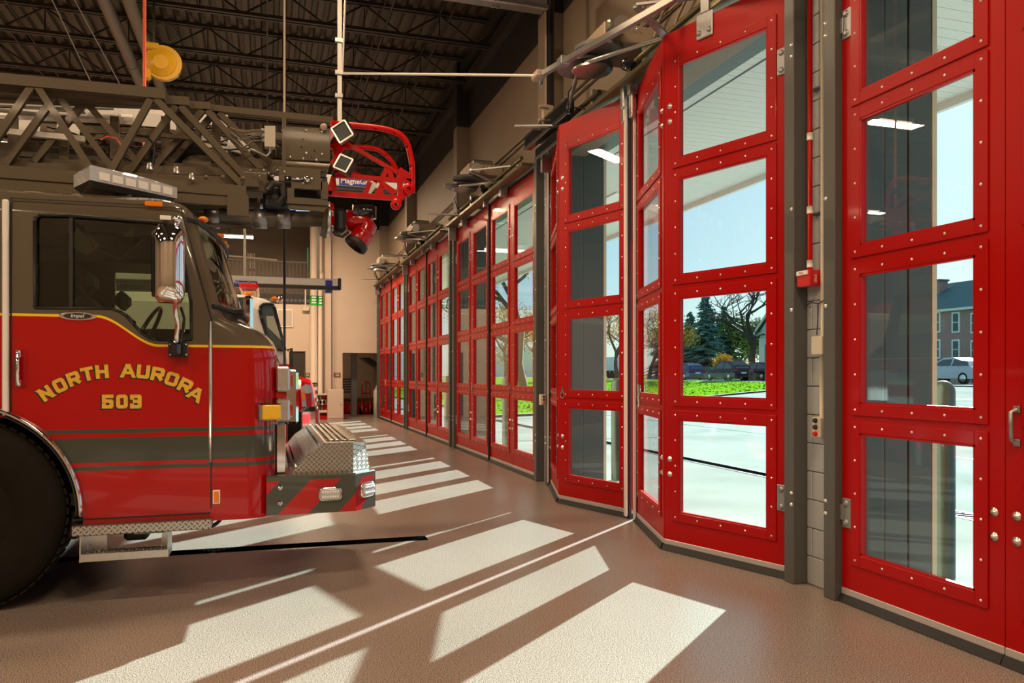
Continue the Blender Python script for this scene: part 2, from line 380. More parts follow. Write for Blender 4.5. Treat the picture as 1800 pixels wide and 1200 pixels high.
# roof deck, corrugated along Y
prof = []; x = XL; p = .20
while x < 3.9:
    prof += [(x, 0), (x+.09, 0), (x+.115, .075), (x+.185, .075)]; x += p
mb = MB(); vs = []
for (xx, zz) in prof: vs += [(xx, YB, ZC+zz), (xx, YF, ZC+zz)]
mb.add(vs, [(2*i, 2*i+2, 2*i+3, 2*i+1) for i in range(len(prof)-1)])
mb.box(XL-.3, 4.3, YB-.3, YF+4.3, ZC+.12, ZC+.3)
ceil = mb.obj('ceiling', M['deck']); tag(ceil, 'dark corrugated metal roof deck carried on open steel joists', 'ceiling', kind='structure')
jm = None
jb = MB(); x = XL
for s in (-.045, .045):
    jb.beam((XL, s, 7.02), (3.7, s, 7.02), .05, .05)
    jb.beam((XL, s, 7.45), (3.72, s, 7.45), .05, .05)
web = MB(); up = False
while x < 3.6:
    a = (x, 0, 7.03 if not up else 7.44); b = (x+.62, 0, 7.44 if not up else 7.03); web.beam(a, b, .026); up = not up
    if up: web.beam((x+.62, 0, 7.44), (x+.62, 0, 7.03), .018)
    x += .62
jme = jb.mesh('roof_joist'); jme.materials.append(M['joist']); wme = web.mesh('joist_web'); wme.materials.append(M['joist'])
for k in range(-11, 9):
    y = 12.68+1.66*k
    if y < YB+.2 or y > YF-.2: continue
    j = bpy.data.objects.new('roof_joist', jme); COL.objects.link(j); j.location = (0, y, 0); j.parent = ceil
    wb = bpy.data.objects.new('joist_web', wme); COL.objects.link(wb); wb.parent = j
for xx in (-6, -4, -1.95, 0, 1.81, 2.73):
    for zz in (7.04, 7.43):
        MB().beam((xx, YB, zz), (xx, YF, zz), .022).obj('bridging_rod', M['joist'], ceil)
# walls ---------------------------------------------------------------------------
HZ = 4.32
mb = MB().box(3.75, 4.0, YB-.3, YF+4.2, HZ, ZC+.12)            # upper wall band over the doors
edges = [YB-.3, BAYS['E'][0]]
mb.box(3.75, 4.0, YB-.3, BAYS['E'][0], 0, HZ)
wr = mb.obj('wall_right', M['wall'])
tag(wr, 'beige wall above and between the red doors with black upper band', 'wall', kind='structure')
tag(MB().box(3.60, 3.75, YB, YF, HZ, HZ+.14).obj('trim_6', M['steelgray']), 'grey steel lintel over the folding doors', 'lintel', kind='structure')
piers = [(4.11, 4.62), (9.44, 9.99), (14.77, 15.21), (20.15, 20.59), (25.50, 25.9)]
blk = MB().box(0, .12, 0, .193, 0, .193, bv=.006).mesh('block'); blk.materials.append(M['block'])
plab = ['painted block pier with grey steel jambs between the nearest door and the open door', 'pier with grey steel jambs left of the open door', 'grey steel jamb pier, third from the camera', 'grey steel jamb pier, fourth from the camera', 'grey steel jamb pier at the far corner']
for i, (a, b) in enumerate(piers):
    tr_ = thing('trim_%d' % (i+1), plab[i], 'pier', (3.75, (a+b)/2, 0), kind='structure')
    MB().box(3.66, 4.0, a, b, 0, HZ).obj('pier_core', M['steelgray'], tr_)
    if i < 2:
        nb = 22
        for c in range(nb):
            ysplit = [a+.02, a+.02+(b-a-.04)*(.72 if c % 2 else .30), b-.02]
            for q in range(2):
                h0 = c*.196; MB().box(3.585, 3.67, ysplit[q]+.003, ysplit[q+1]-.003, h0+.002, h0+.193, bv=.005).obj('block', M['block'], tr_)
    # steel channel jambs
    for (y0, y1, s) in ((a, a+.105, 1), (b-.105, b, -1)):
        m2 = MB().box(3.47, 3.80, y0, y1, 0, HZ+.06, bv=.006)
        j = m2.obj('steel_jamb', M['steelgray'], tr_)
        for zb in (.55, .63, 1.9, 2.6, 3.66, 3.74):
            MB().dome((3.47, (y0+y1)/2+.03*s, zb), (-1, 0, 0), .014, .010).obj('jamb_bolt', M['screw'], j)
# pilasters up the wall
for i, y in enumerate((4.35, 9.75, 14.75, 20.4, 25.3)):
    tag(MB().box(3.50, 3.75, y-.14, y+.14, HZ+.20, ZC).obj('trim_%d' % (7+i), M['wall']), ['beige wall column above the near pier', 'beige wall column over the pier left of the open door, beside the black pipe', 'third beige wall column', 'fourth beige wall column', 'farthest beige wall column in the corner'][i], 'column', kind='structure')
MB().box(3.60, 3.74, YB, YF, 6.95, 7.15).obj('eave_beam', M['joist'], ceil)
MB().box(3.55, 3.74, YB, YF, 7.32, 7.42).obj('eave_angle', M['joist'], ceil)
# back wall with openings: mezzanine window, storage opening, door
def wall_xz(name, y0, y1, x0, x1, z0, z1, holes, m, parent=None):
    xs = sorted({x0, x1, *[h[0] for h in holes], *[h[1] for h in holes]}); zs = sorted({z0, z1, *[h[2] for h in holes], *[h[3] for h in holes]})
    mb = MB()
    for i in range(len(xs)-1):
        for j in range(len(zs)-1):
            cx, cz = (xs[i]+xs[i+1])/2, (zs[j]+zs[j+1])/2
            if any(h[0] < cx < h[1] and h[2] < cz < h[3] for h in holes): continue
            mb.box(xs[i], xs[i+1], y0, y1, zs[j], zs[j+1])
    return mb.obj(name, m, parent)
oL = P(602, 700, YF).x; oR = 3.50; oT = P(620, 620, YF).z
mzL = -4.5; mzR = P(557, 500, YF).x; mzB = P(500, 517, YF).z; mzT = 6.9
dL, dR, dT = P(508, 700, YF).x, P(537, 700, YF).x, P(520, 617, YF).z
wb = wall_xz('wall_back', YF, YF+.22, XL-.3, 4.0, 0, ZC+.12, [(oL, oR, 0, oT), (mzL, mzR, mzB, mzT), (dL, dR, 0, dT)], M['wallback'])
tag(wb, 'peach lit far end wall with mezzanine opening and storage opening', 'wall', kind='structure')
# room beyond the storage opening and mezzanine
mb = MB(); mb.box(XL-.3, 4.0, YF+4.0, YF+4.2, 0, ZC)
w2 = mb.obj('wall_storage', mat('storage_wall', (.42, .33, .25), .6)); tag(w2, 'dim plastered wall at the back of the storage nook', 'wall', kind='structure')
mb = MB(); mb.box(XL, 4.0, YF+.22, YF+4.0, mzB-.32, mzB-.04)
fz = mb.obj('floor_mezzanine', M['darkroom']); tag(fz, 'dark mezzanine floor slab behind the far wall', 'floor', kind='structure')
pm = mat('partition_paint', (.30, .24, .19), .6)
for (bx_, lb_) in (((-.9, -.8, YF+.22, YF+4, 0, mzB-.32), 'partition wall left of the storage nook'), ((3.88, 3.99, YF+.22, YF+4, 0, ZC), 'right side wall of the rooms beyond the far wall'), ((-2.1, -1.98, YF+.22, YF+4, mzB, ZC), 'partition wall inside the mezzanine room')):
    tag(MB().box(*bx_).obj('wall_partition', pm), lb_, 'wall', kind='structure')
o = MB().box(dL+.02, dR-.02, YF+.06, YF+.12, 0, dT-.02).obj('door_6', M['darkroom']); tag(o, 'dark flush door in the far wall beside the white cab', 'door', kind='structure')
o = MB().box(XL-.3, XL, YB-.3, YF+.2, 0, ZC+.12).obj('wall_left', M['wall']); tag(o, 'beige wall on the far left behind the trucks', 'wall', kind='structure')
o = MB().box(XL-.3, 4.0, YB-.3, YB, 0, ZC+.12).obj('wall_front', M['wall']); tag(o, 'beige end wall behind the camera', 'wall', kind='structure')
# trench drain in the floor
a = PZ(748, 944); b = PZ(752, 947)
y0 = 6.66; dr = thing('floor_drain', 'long narrow black trench drain with slotted grate under the red truck', 'drain', (-1, y0, 0))
pA, pB = PZ(750, 945), PZ(300, 972)
ds = (pB-pA).normalized(); nrm = Vector((-ds.y, ds.x, 0))
pE = pA+ds*6.5
mb = MB().prism([pA-nrm*.085, pE-nrm*.085, pE+nrm*.085, pA+nrm*.085], (0, 0, .002)); mb.obj('channel', M['pit'], dr, fix=True)
mb = MB(); k = 0
while k*.04 < 6.4:
    c = pA+ds*(k*.04+.02); mb.prism([c-nrm*.055-ds*.01+Vector((0,0,.002)), c+nrm*.055-ds*.01+Vector((0,0,.002)), c+nrm*.055+ds*.01+Vector((0,0,.002)), c-nrm*.055+ds*.01+Vector((0,0,.002))], (0, 0, .004)); k += 1
tag(mb.obj('grate', M['pit'], dr, fix=True), kind='stuff')

# ------------------------------------------------------------------ folding doors
GZ = [(.325, 1.086), (1.27, 2.076), (2.26, 3.046), (3.215, 3.975)]
DH = 4.27
def frame_mesh(w):
    st = .165; mb = MB()
    mb.box(0, st, -.045, 0, .085, DH); mb.box(w-st, w, -.045, 0, .085, DH)
    zz = [.085]+[z for g in GZ for z in g]+[DH]
    for i in range(0, len(zz), 2): mb.box(st, w-st, -.045, 0, zz[i], zz[i+1])
    return mb
cache = {}
def panel(parent, p0, p1, hinge=None, bolts=None, extra=None):
    """leaf between plan points p0 and p1 (towards +Y); local x along the leaf, local +y into the room"""
    p0 = Vector((*p0, 0)); p1 = Vector((*p1, 0)); d = p1-p0; w = round(d.length, 3)
    if w not in cache:
        c = {}
        c['frame'] = frame_mesh(w).mesh('door_leaf'); c['frame'].materials.append(M['red'])
        st = .165
        scr = MB(); c['gl'] = []; c['fr'] = []
        for (z0, z1) in GZ:
            g = MB().box(st, w-st, -.026, -.018, z0, z1).mesh('glass_pane'); g.materials.append(M['glass']); c['gl'].append(g)
            f = MB(); e = .075; t = .011
            def bar(x0, x1, za, zb): f.box(x0, x1, 0, t, za, zb, bv=.004)
            bar(st-e, st, z0-e, z1+e); bar(w-st, w-st+e, z0-e, z1+e); bar(st, w-st, z0-e, z0); bar(st, w-st, z1, z1+e)
            f.box(st, st+.012, -.018, t-.004, z0, z1); f.box(w-st-.012, w-st, -.018, t-.004, z0, z1)
            f.box(st, w-st, -.018, t-.004, z0, z0+.012); f.box(st, w-st, -.018, t-.004, z1-.012, z1)
            fm = f.mesh('glazing_frame'); fm.materials.append(M['red']); c['fr'].append(fm)
            x0, x1 = st-e*.5, w-st+e*.5; a, b = z0-e*.5, z1+e*.5
            for i in range(5):
                for zz in (a, b): scr.dome((x0+(x1-x0)*i/4, t, zz), (0, 1, 0), .0085, .006, 6)
            for i in range(1, 4):
                for xx in (x0, x1): scr.dome((xx, t, a+(b-a)*i/4), (0, 1, 0), .0085, .006, 6)
        c['scr'] = scr.mesh('screws'); c['scr'].materials.append(M['screw'])
        k = MB().box(0, w, -.045, .006, .048, .090, bv=.003).mesh('kick_strip'); k.materials.append(M['kick']); c['k'] = k
        k = MB().box(0, w, -.05, .012, .004, .05); k.prism([(0, .012, .05), (0, .035, .004), (0, .012, .004)], (w, 0, 0)); k = k.mesh('rubber_sweep'); k.materials.append(M['black']); c['s'] = k
        cache[w] = c
    c = cache[w]
    L = bpy.data.objects.new('door_leaf', c['frame']); COL.objects.link(L); L.parent = parent
    L.location = p0-parent.location; L.rotation_euler = (0, 0, atan2(d.y, d.x))
    def ch(n, me, kind=None):
        o = bpy.data.objects.new(n, me); COL.objects.link(o); o.parent = L
        if kind: o['kind'] = kind
        return o
    for i in range(4): ch('glass_pane', c['gl'][i]); ch('glazing_frame', c['fr'][i])
    ch('screws', c['scr'], 'stuff'); ch('kick_strip', c['k']); ch('rubber_sweep', c['s'])
    # fold bolts: pairs near the fold stile
    if bolts is not None:
        xb = .06 if bolts == 0 else w-.06
        for z in (.63, .755, 3.54, 3.665): ch('fold_bolt', bolt_me)
        for o, z in zip([q for q in COL.objects if q.parent == L and q.name.startswith('fold_bolt')], (.63, .755, 3.54, 3.665)): o.location = (xb, 0, z)
    if hinge is not None:
        for z in (.57, 3.69):
            o = ch('jamb_hinge', hinge_me); o.location = (0 if hinge == 0 else w, 0, z); o.scale = (1 if hinge == 0 else -1, 1, 1)
    if extra:
        for (n, mb, mm) in extra:
            me = mb.mesh(n); me.materials.append(mm); ch(n, me)
    return L
bolt_me = MB().lathe((0, 0, 0), (0, 1, 0), [(0, .024), (.004, .024), (.005, .014), (.012, .012), (.016, .005)], 12).mesh('fold_bolt'); bolt_me.materials.append(M['alu'])
hb = MB()
hb.box(.01, .085, .0, .010, -.095, .095, bv=.006); hb.box(-.045, .02, .004, .014, -.05, .05, bv=.003)
for z in (-.07, -.023, .023): hb.lathe((-.05, .012, z), (0, 0, 1), [(0, .018), (.044, .018)], 12)
hb.lathe((-.05, .012, -.07), (0, 0, 1), [(-.006, .02), (0, .02)], 10)
for z in (-.062, .062): hb.lathe((.048, .010, z), (0, 1, 0), [(0, .022), (.004, .022), (.005, .013), (.012, .011)], 10)
hinge_me = hb.mesh('jamb_hinge'); hinge_me.materials.append(M['hinge'])

def ring_pull(x, z):
    mb = MB().lathe((x, 0, z), (0, 1, 0), [(0, .02), (.008, .02)], 10)
    pts = [(x+.035*cos(t), .014, z-.05+.035*sin(t)) for t in [2*pi*k/16 for k in range(17)]]
    mb.tube(pts, .005, 6, False); mb.box(x-.006, x+.006, .004, .016, z-.02, z+.05); return mb
def pull_handle(x, z):
    mb = MB().box(x-.018, x+.018, 0, .012, z-.10, z-.065, bv=.003).box(x-.018, x+.018, 0, .012, z+.065, z+.10, bv=.003)
    mb.tube([(x, .01, z-.08), (x, .04, z-.07), (x, .045, z+.07), (x, .01, z+.08)], .011, 8); return mb
def latch_rod(x, z):
    mb = MB().box(x-.015, x+.015, 0, .01, z-.17, z+.05); mb.tube([(x, .02, z-.16), (x, .025, z+.04), (x+.02, .03, z+.06)], .008, 6)
    mb.tube([(x-.03+.03*cos(t), .016, z-.02+.03*sin(t)) for t in [2*pi*k/12 for k in range(13)]], .004, 5, False); return mb
names = {'E': ('door_1', 'nearest red four-leaf folding door at the right edge'),
         'D': ('door_2', 'red four-leaf folding door standing partly folded open'),
         'C': ('door_3', 'closed red folding door next after the partly open one, with trees seen through it'),
         'B': ('door_4', 'closed red folding door, second from the far end wall'),
         'A': ('door_5', 'closed red folding door at the far end, beside the storage opening')}
for bname, (ya, yb) in BAYS.items():
    nm, lb = names[bname]
    D = thing(nm, lb, 'door', (DX, (ya+yb)/2, 0), kind='structure')
    g = .034
    if bname == 'D':
        pts = [(DX, ya+.030), (3.149, 5.753), (3.492, 6.955), (3.50, 7.07), (3.15, 8.19), (DX-.01, yb)]
        bk = MB().box(.66, .82, 0, .014, DH-.17, DH+.03, bv=.01).box(.70, .78, -.02, .012, DH+.03, DH+.16, bv=.005)
        for xx in (.69, .79): bk.lathe((xx, .014, DH-.12), (0, 1, 0), [(0, .022), (.005, .022), (.006, .012), (.012, .010)], 10)
        p1 = panel(D, pts[0], pts[1], hinge=0, bolts=1, extra=[('top_bracket', bk, M['hinge'])])
        p2 = panel(D, (pts[1][0], pts[1][1]+.012), pts[2], bolts=0, extra=[('latch_rod', latch_rod(1.235-.24, 1.30), M['galv'])])
        p3 = panel(D, pts[3], pts[4], bolts=1, extra=[('ring_pull', ring_pull(1.10, 1.27), M['galv'])])
        p4 = panel(D, (pts[4][0]+.012, pts[4][1]+.052), pts[5], hinge=1, bolts=0)
        ym = 7.0
        for (yy, xx) in ((6.972, 3.497), (7.038, 3.503)):
            pass
        MB().box(3.445, 3.465, 6.90, 6.925, .02, DH).obj('edge_seal', M['seal'], D)
        MB().box(3.45, 3.50, 6.926, 6.952, .02, DH, bv=.006).obj('edge_seal', M['black'], D)
        MB().box(3.465, 3.50, 7.062, 7.085, .02, DH, bv=.006).obj('edge_seal', M['black'], D)
        MB().box(3.435, 3.463, 7.075, 7.12, .02, DH, bv=.006).obj('edge_seal', M['seal'], D)
        for (x_, y_, z_) in ((3.40, 6.87, 4.10), (3.42, 7.09, 4.12), (3.36, 6.98, 4.22)): MB().box(x_, x_+.05, y_, y_+.07, z_-.12, z_+.12, bv=.01).obj('head_roller', M['alu'], D)
        MB().box(3.535, 3.539, ya+.002, ya+.034, .05, DH).obj('edge_seal', M['tseal'], D)
        MB().box(3.47, 3.474, yb-.03, yb+.004, .05, DH).obj('edge_seal', M['tseal'], D)
        # black blade seal on the floor under the folded leaves
    else:
        W = (yb-ya-g)/4
        xs = DX
        q = ya
        p = []
        for k in range(4):
            ex = None
            if bname == 'E' and k == 1: ex = [('pull_handle', pull_handle(.07, 1.20), M['galv']), ('ring_pull', ring_pull(.10, 1.50), M['galv'])]
            if bname == 'E' and k == 2: ex = [('pull_handle', pull_handle(W-.07, 1.20), M['galv'])]
            if bname in 'CBA' and k == 1: ex = [('ring_pull', ring_pull(.06, 1.27), M['galv'])]
            if bname in 'CBA' and k == 3-1: ex = [('latch_rod', latch_rod(W-.10, 1.25), M['galv'])]
            p.append(panel(D, (xs, q+.003), (xs, q+W-.003), hinge={0: 0, 3: 1}.get(k), bolts={0: 1, 1: 0, 2: 1, 3: 0}[k], extra=ex))
            q += W
            if k == 1: q += g
        c = (ya+yb)/2
        MB().box(xs-.035, xs-.002, c-.045, c-.012, .02, DH, bv=.006).obj('edge_seal', M['black'], D)
        MB().box(xs-.010, xs-.006, c-.012, c+.034, .02, DH).obj('edge_seal', M['tseal'], D)
        if bname == 'E':
            pass
    # header seal
    MB().box(3.53, 3.6, ya, yb, DH+.01, DH+.05).obj('header_seal', M['black'], D)

# ------------------------------------------------------------------ door operating gear above every bay
def steel(mb, n, par, m='galv', **k): return mb.obj(n, M[m], par, **k)
gear_lab = {'E': 'folding door operator with arms over the nearest red door, mostly above the frame',
            'D': 'large silvery folding door operator with round plate over the partly open door',
            'C': 'folding door operator with swept arms over the closed door beside the open one',
            'B': 'folding door operator over the second door from the far end',
            'A': 'folding door operator over the farthest red door'}
for bname, (ya, yb) in BAYS.items():
    yc = (ya+yb)/2+.25; D = DX
    T = thing('door_operator', gear_lab[bname], 'door operator', (3.7, yc, 4.6), 'door operators above the folding doors')
    steel(MB().box(3.15, 3.74, yc-.32, yc+.30, 4.74, 4.92, bv=.01), 'motor_box', T, 'beige')
    steel(MB().box(3.25, 3.6, yc-.20, yc+.12, 4.92, 5.02, bv=.02), 'gear_housing', T, 'galv')
    steel(MB().lathe((3.14, yc+.15, 4.62), (0, 0, 1), [(0, .29), (.02, .30), (.03, .29)], 28), 'sprocket_plate', T, 'galv')
    steel(MB().lathe((3.16, yc-.15, 4.68), (0, 0, 1), [(0, .24), (.035, .24)], 28), 'chain_wheel', T, 'hinge')
    steel(MB().lathe((3.16, yc+.0, 4.54), (0, 0, 1), [(0, .20), (.015, .21)], 20), 'cover_disc', T, 'alu')
    for s in (-1, 1):
        tip = (3.34, yc+s*1.25, 4.40)
        steel(MB().tube([(3.05, yc+s*.1, 4.58), tip], .022, 8), 'drive_arm', T)
        steel(MB().prism([(3.34, yc+s*1.2, 4.37), (3.34, yc+s*1.3, 4.37), (2.86, yc+s*1.62, 4.43), (2.84, yc+s*1.57, 4.43)], (0, 0, .02)), 'guide_arm', T, fix=True)
        steel(MB().beam((3.62, yc+s*1.9, 4.52), (2.85, yc+s*1.6, 4.45), .03, .02), 'stay', T)
        steel(MB().box(3.40, 3.52, yc+s*1.25-.06, yc+s*1.25+.06, 4.18, 4.38, bv=.01), 'leaf_bracket', T, 'hinge')
        steel(MB().tube([(3.42, yc+s*.4, 4.50), (3.42, yc+s*(yb-ya)/2*.95, 4.50)], .028, 8), 'torsion_tube', T, 'track')
        steel(MB().box(3.42, 3.74, yc+s*.62-.03, yc+s*.62+.03, 4.38, 4.60), 'bearing_plate', T, 'hinge')
    steel(MB().box(3.30, 3.47, ya+.03, yb-.03, 4.30, 4.345, bv=.008), 'guide_track', T, 'track')
    steel(MB().tube([(3.2, yc-.1, 4.75), (3.1, yc+.5, 4.5), (3.25, yc+.9, 4.42), (3.4, yc+1.2, 4.45)], .008, 5), 'cable', T, 'black')
    steel(MB().box(3.36, 3.50, yb-.10, yb-.04, 4.05, 4.30), 'end_bracket', T, 'hinge'); steel(MB().box(3.38, 3.46, yc-.42, yc-.36, 4.2, 4.42), 'end_bracket', T, 'hinge')
    # black motor can and rollers near the meeting edge
    steel(MB().tube([(3.38, yc-.55, 4.40), (3.38, yc-.32, 4.52)], .06, 12), 'solenoid', T, 'blackgloss')
    steel(MB().tube([(3.26, yc-.28, 4.80), (3.22, yc-.42, 4.79), (3.20, yc-.62, 4.76)], .085, 14), 'drive_motor', T, 'alu')
    for k in range(6):
        steel(MB().dome((3.2+.06*k, yc-.33, 4.88), (0, -1, 0), .012, .012), 'cover_screw', T, 'screw')
# conduits on the upper wall
for z, x in ((4.98, 3.72), (5.06, 3.72)):
    tag(MB().tube([(x, YB+.2, z), (x, YF-.1, z)], .014, 6).obj('wall_conduit', M['taupe']), ('lower' if z < 5 else 'upper')+' of two thin painted conduits running along the wall above the doors', 'conduit')
for i, (u0, v0, u1, v1) in enumerate(((1150, 0, 1118, 58), (1188, 0, 1150, 65), (1220, 0, 1185, 48))):
    a = PX(u0, v0-30, 3.68); b = PX(u1, v1, 3.68)
    tag(MB().tube([a, (a+b)/2+Vector((0, .1, -.05)), b], .016, 6).obj('bent_conduit', M['taupe']), ['leftmost', 'middle', 'rightmost'][i]+' of three bent conduits running down to the door operator top centre right', 'conduit', 'bent conduits over the open door')
# sprinkler-like diagonal rail that carries the open door arm, brace rod and strut pole
rail = thing('track_rail', 'long square steel rail slanting up across the wall over the partly open door', 'rail', tuple(P(948, 133, 7.6)))
ra, rb = P(948, 133, 7.6), P(1205, -14, 5.05)
MB().beam(ra, rb, .05, .05).obj('rail', M['galv'], rail)
MB().box(ra.x-.06, ra.x+.06, ra.y-.09, ra.y+.09, ra.z-.035, ra.z+.035, bv=.01).obj('end_cap', M['beige'], rail)
MB().tube([ra+Vector((.02, 0, -.03)), ra+Vector((.02, 0, -.10))], .02, 8).dome(ra+Vector((.02, 0, -.10)), (0, 0, -1), .03, .03, 10).obj('end_bolt', M['galv'], rail)
mid = ra.lerp(rb, .22); MB().box(mid.x-.05, mid.x+.05, mid.y-.06, mid.y+.06, mid.z-.04, mid.z+.045, bv=.008).obj('clamp', M['hinge'], rail)
pole = thing('strut_pole', 'pale galvanised strut pole hanging from the roof with a horizontal brace rod', 'pole', (.75, 8.6, 7.4))
pt = P(597, 129, 8.6)
mb = MB().box(pt.x-.022, pt.x+.022, 8.58, 8.62, 3.62, 7.45)
mb.obj('strut', M['seal'], pole)
MB().tube([(pt.x+.03, 8.6, 4.75), (pt.x+.13, 8.6, 7.4)], .010, 6).obj('diagonal_rod', M['seal'], pole)
MB().tube([(pt.x, 8.6, pt.z), tuple(ra+Vector((-.02, 0, 0)))], .014, 8).obj('brace_rod', M['seal'], pole)
for z in (pt.z, pt.z-.25, pt.z+.35): MB().box(pt.x-.05, pt.x+.03, 8.56, 8.6, z-.02, z+.02).obj('strut_clip', M['galv'], pole)
# upper exhaust rail top centre
r2 = thing('galvanised_rail', 'galvanised boxed rail hanging at the top centre with two rollers', 'rail', (1, 8.6, 5.7))
e = P(959, 12, 8.6)
MB().box(-3, e.x, 8.55, 8.75, e.z-.03, e.z+.16, bv=.004).obj('rail', M['galv'], r2)
MB().box(-3, e.x, 8.50, 8.54, e.z-.07, e.z-.02, bv=.004).obj('rail_lip', M['alu'], r2)
MB().box(e.x-.5, e.x-.3, 8.6, 8.7, e.z+.16, 7.4).obj('hanger', M['galv'], r2)
rl = P(866, 8, 8.5)
for k in (0, .06): MB().lathe((rl.x+k, 8.48, rl.z-.02), (0, 1, 0), [(0, .022), (.02, .022)], 10).obj('roller', M['alu'], r2)
# black pole with beige clamp
pp = P(968, 185, 8.9)
bp_ = thing('black_pole', 'black vertical pipe hanging beside the wall column over the open door', 'pipe', tuple(pp))
MB().tube([(pp.x, pp.y, pp.z), (pp.x, pp.y, 7.45)], .045, 14).obj('pipe', M['blackmetal'], bp_)
MB().tube([(pp.x-.06, pp.y, pp.z), (pp.x-.06, pp.y, 7.45)], .015, 8).obj('side_conduit', M['taupe'], bp_)
MB().box(pp.x-.11, pp.x+.03, pp.y-.03, pp.y+.03, pp.z-.24, pp.z, bv=.01).obj('mount_plate', M['beige'], bp_)
for dz in (-.04, -.2): MB().box(pp.x-.16, pp.x-.06, pp.y-.06, pp.y, pp.z+dz-.012, pp.z+dz+.012).obj('clamp', M['beige'], bp_)
# black housings
X1 = 3.22
h = thing('heater_housing', 'long glossy black double housing hung along the header left of the open door', 'housing', tuple(PX(960, 220, X1)))
a = PX(922, 240, X1); b = PX(996, 180, X1); c = PX(922, 264, X1)
MB().box(X1, X1+.10, b.y, a.y, c.z, a.z, bv=.012).obj('upper_case', M['blackgloss'], h)
MB().box(X1-.012, X1, b.y, a.y, a.z-.03, a.z, bv=.003).obj('upper_lip', M['blackmetal'], h)
MB().box(X1-.012, X1, b.y, a.y, c.z, c.z+.03, bv=.003).obj('upper_lip', M['blackmetal'], h)
a2 = PX(939, 259, X1); b2 = PX(981, 226, X1); c2 = PX(939, 281, X1)
MB().box(X1+.01, X1+.11, b2.y, a2.y, c2.z, a2.z-.02, bv=.012).obj('lower_case', M['blackgloss'], h)
MB().box(X1-.002, X1+.01, b2.y, a2.y, c2.z, c2.z+.025, bv=.003).obj('lower_lip', M['blackmetal'], h)
for (q, r) in ((b, c), (b2, c2)):
    for k in range(4): MB().dome((X1+.03+.02*(k % 2), q.y, r.z+.04+.04*k), (0, -1, 0), .014, .012).obj('end_fitting', M['galv'], h)
MB().tube([(X1+.1, b.y, b.z-.05), (3.45, b.y-.4, b.z-.2), (3.6, b.y-.9, b.z-.1)], .01, 5).obj('cable', M['black'], h)

# ------------------------------------------------------------------ fittings on the near pier
XP = 3.585
c = PX(1430, 487, XP-.07)
ps = thing('fire_pull_station', 'small red fire alarm pull box on the pier between the two near doors', 'alarm', tuple(c))
def bpx(u0, v0, u1, v1, X):  # box extents on plane X from px corners (far-left, near-right)
    a = PX(u0, v0, X); b = PX(u1, v1, X); return min(a.y, b.y), max(a.y, b.y), min(a.z, b.z), max(a.z, b.z)
y0, y1, z0, z1 = bpx(1410, 475, 1434, 500, XP-.11)
y0 = 4.44-.08; y1 = 4.44+.05
MB().box(XP-.11, XP, y0, y1, z0, z1, bv=.008).obj('box', mat('pull_station_red', (.62, .01, .01), .3, coat=.5), ps)
MB().box(XP-.122, XP-.108, y0+.01, y1-.01, z1-.035, z1-.005, bv=.003).obj('label_bar', M['labelwhite'], ps)
text('fire_lettering', 'FIRE', M['labelwhite'], ps, .028, (XP-.06, y0-.001, (z0+z1)/2-.005), (0, 0, -1), (1, 0, 0), depth=.0008)
text('pull_lettering', 'PULL', mat('pull_text_red', (.5, .01, .01), .4), ps, .022, (XP-.1225, (y0+y1)/2, z1-.02), (0, -1, 0), (0, 0, 1), depth=.0006)
yr = (y0+y1)/2-.005
MB().tube([(XP-.055, yr, z1), (XP-.055, yr, 4.25)], .017, 10).obj('conduit', M['red'], ps)
for z in (z1+.02, 2.55, 3.05): MB().tube([(XP-.055, yr, z), (XP-.055, yr, z+.05)], .021, 10).obj('coupling', M['seal'], ps)
for z in (2.55, 3.4): MB().box(XP-.03, XP, yr-.045, yr+.02, z-.006, z+.006).obj('strap', M['galv'], ps)
yc = 4.33
t = thing('grey_conduit', 'tan vertical conduit running down the pier from above the red pull box', 'conduit', (XP, yc, 2))
MB().tube([(XP-.022, yc, 1.35), (XP-.022, yc, 4.28)], .016, 10).obj('conduit', M['cream'], t)
MB().tube([(XP-.012, yc-.055, .02), (XP-.012, yc-.055, 4.28)], .024, 10).obj('back_pipe', M['taupe'], t)
MB().tube([(XP-.02, 4.5, 1.93), (XP-.045, 4.42, 1.945), (XP-.045, yc+.02, 1.93), (XP-.04, yc-.03, 1.95), (XP-.01, 4.22, 1.96)], .004, 5).obj('black_wire', M['black'], t)
MB().tube([(XP-.045, yc+.02, 1.93), (XP-.04, yc+.03, 1.8), (XP-.04, yc+.04, 1.72)], .004, 5).obj('black_wire', M['black'], t)
t = thing('junction_box', 'small square cream junction box under the red pull box', 'junction box', (XP, yc, 1.6))
MB().box(XP-.07, XP, yc-.05, yc+.06, 1.585, 1.71, bv=.004).obj('box', M['cream'], t)
for dy in (-.035, .045):
    for z in (1.6, 1.695): MB().dome((XP-.07, yc+dy, z), (-1, 0, 0), .004, .003).obj('cover_screw', M['screw'], t)
t = thing('push_button_station', 'cream three-button door control with two black and one red button', 'control box', (XP, yc, 1.1))
MB().tube([(XP-.03, yc, 1.165), (XP-.03, yc, 1.59)], .016, 10).obj('conduit', M['cream'], t)
MB().box(XP-.075, XP, yc-.035, yc+.045, 1.03, 1.165, bv=.006).obj('box', M['cream'], t)
for k, (z, m) in enumerate(((1.145, 'black'), (1.10, 'black'), (1.055, 'redreflect'))):
    o = MB().lathe((XP-.075, yc+.005, z), (-1, 0, 0), [(0, .017), (.012, .016), (.02, .012)], 14).obj('push_button', M[m], t)
    if m != 'black': o['label'] = 'red stop button'
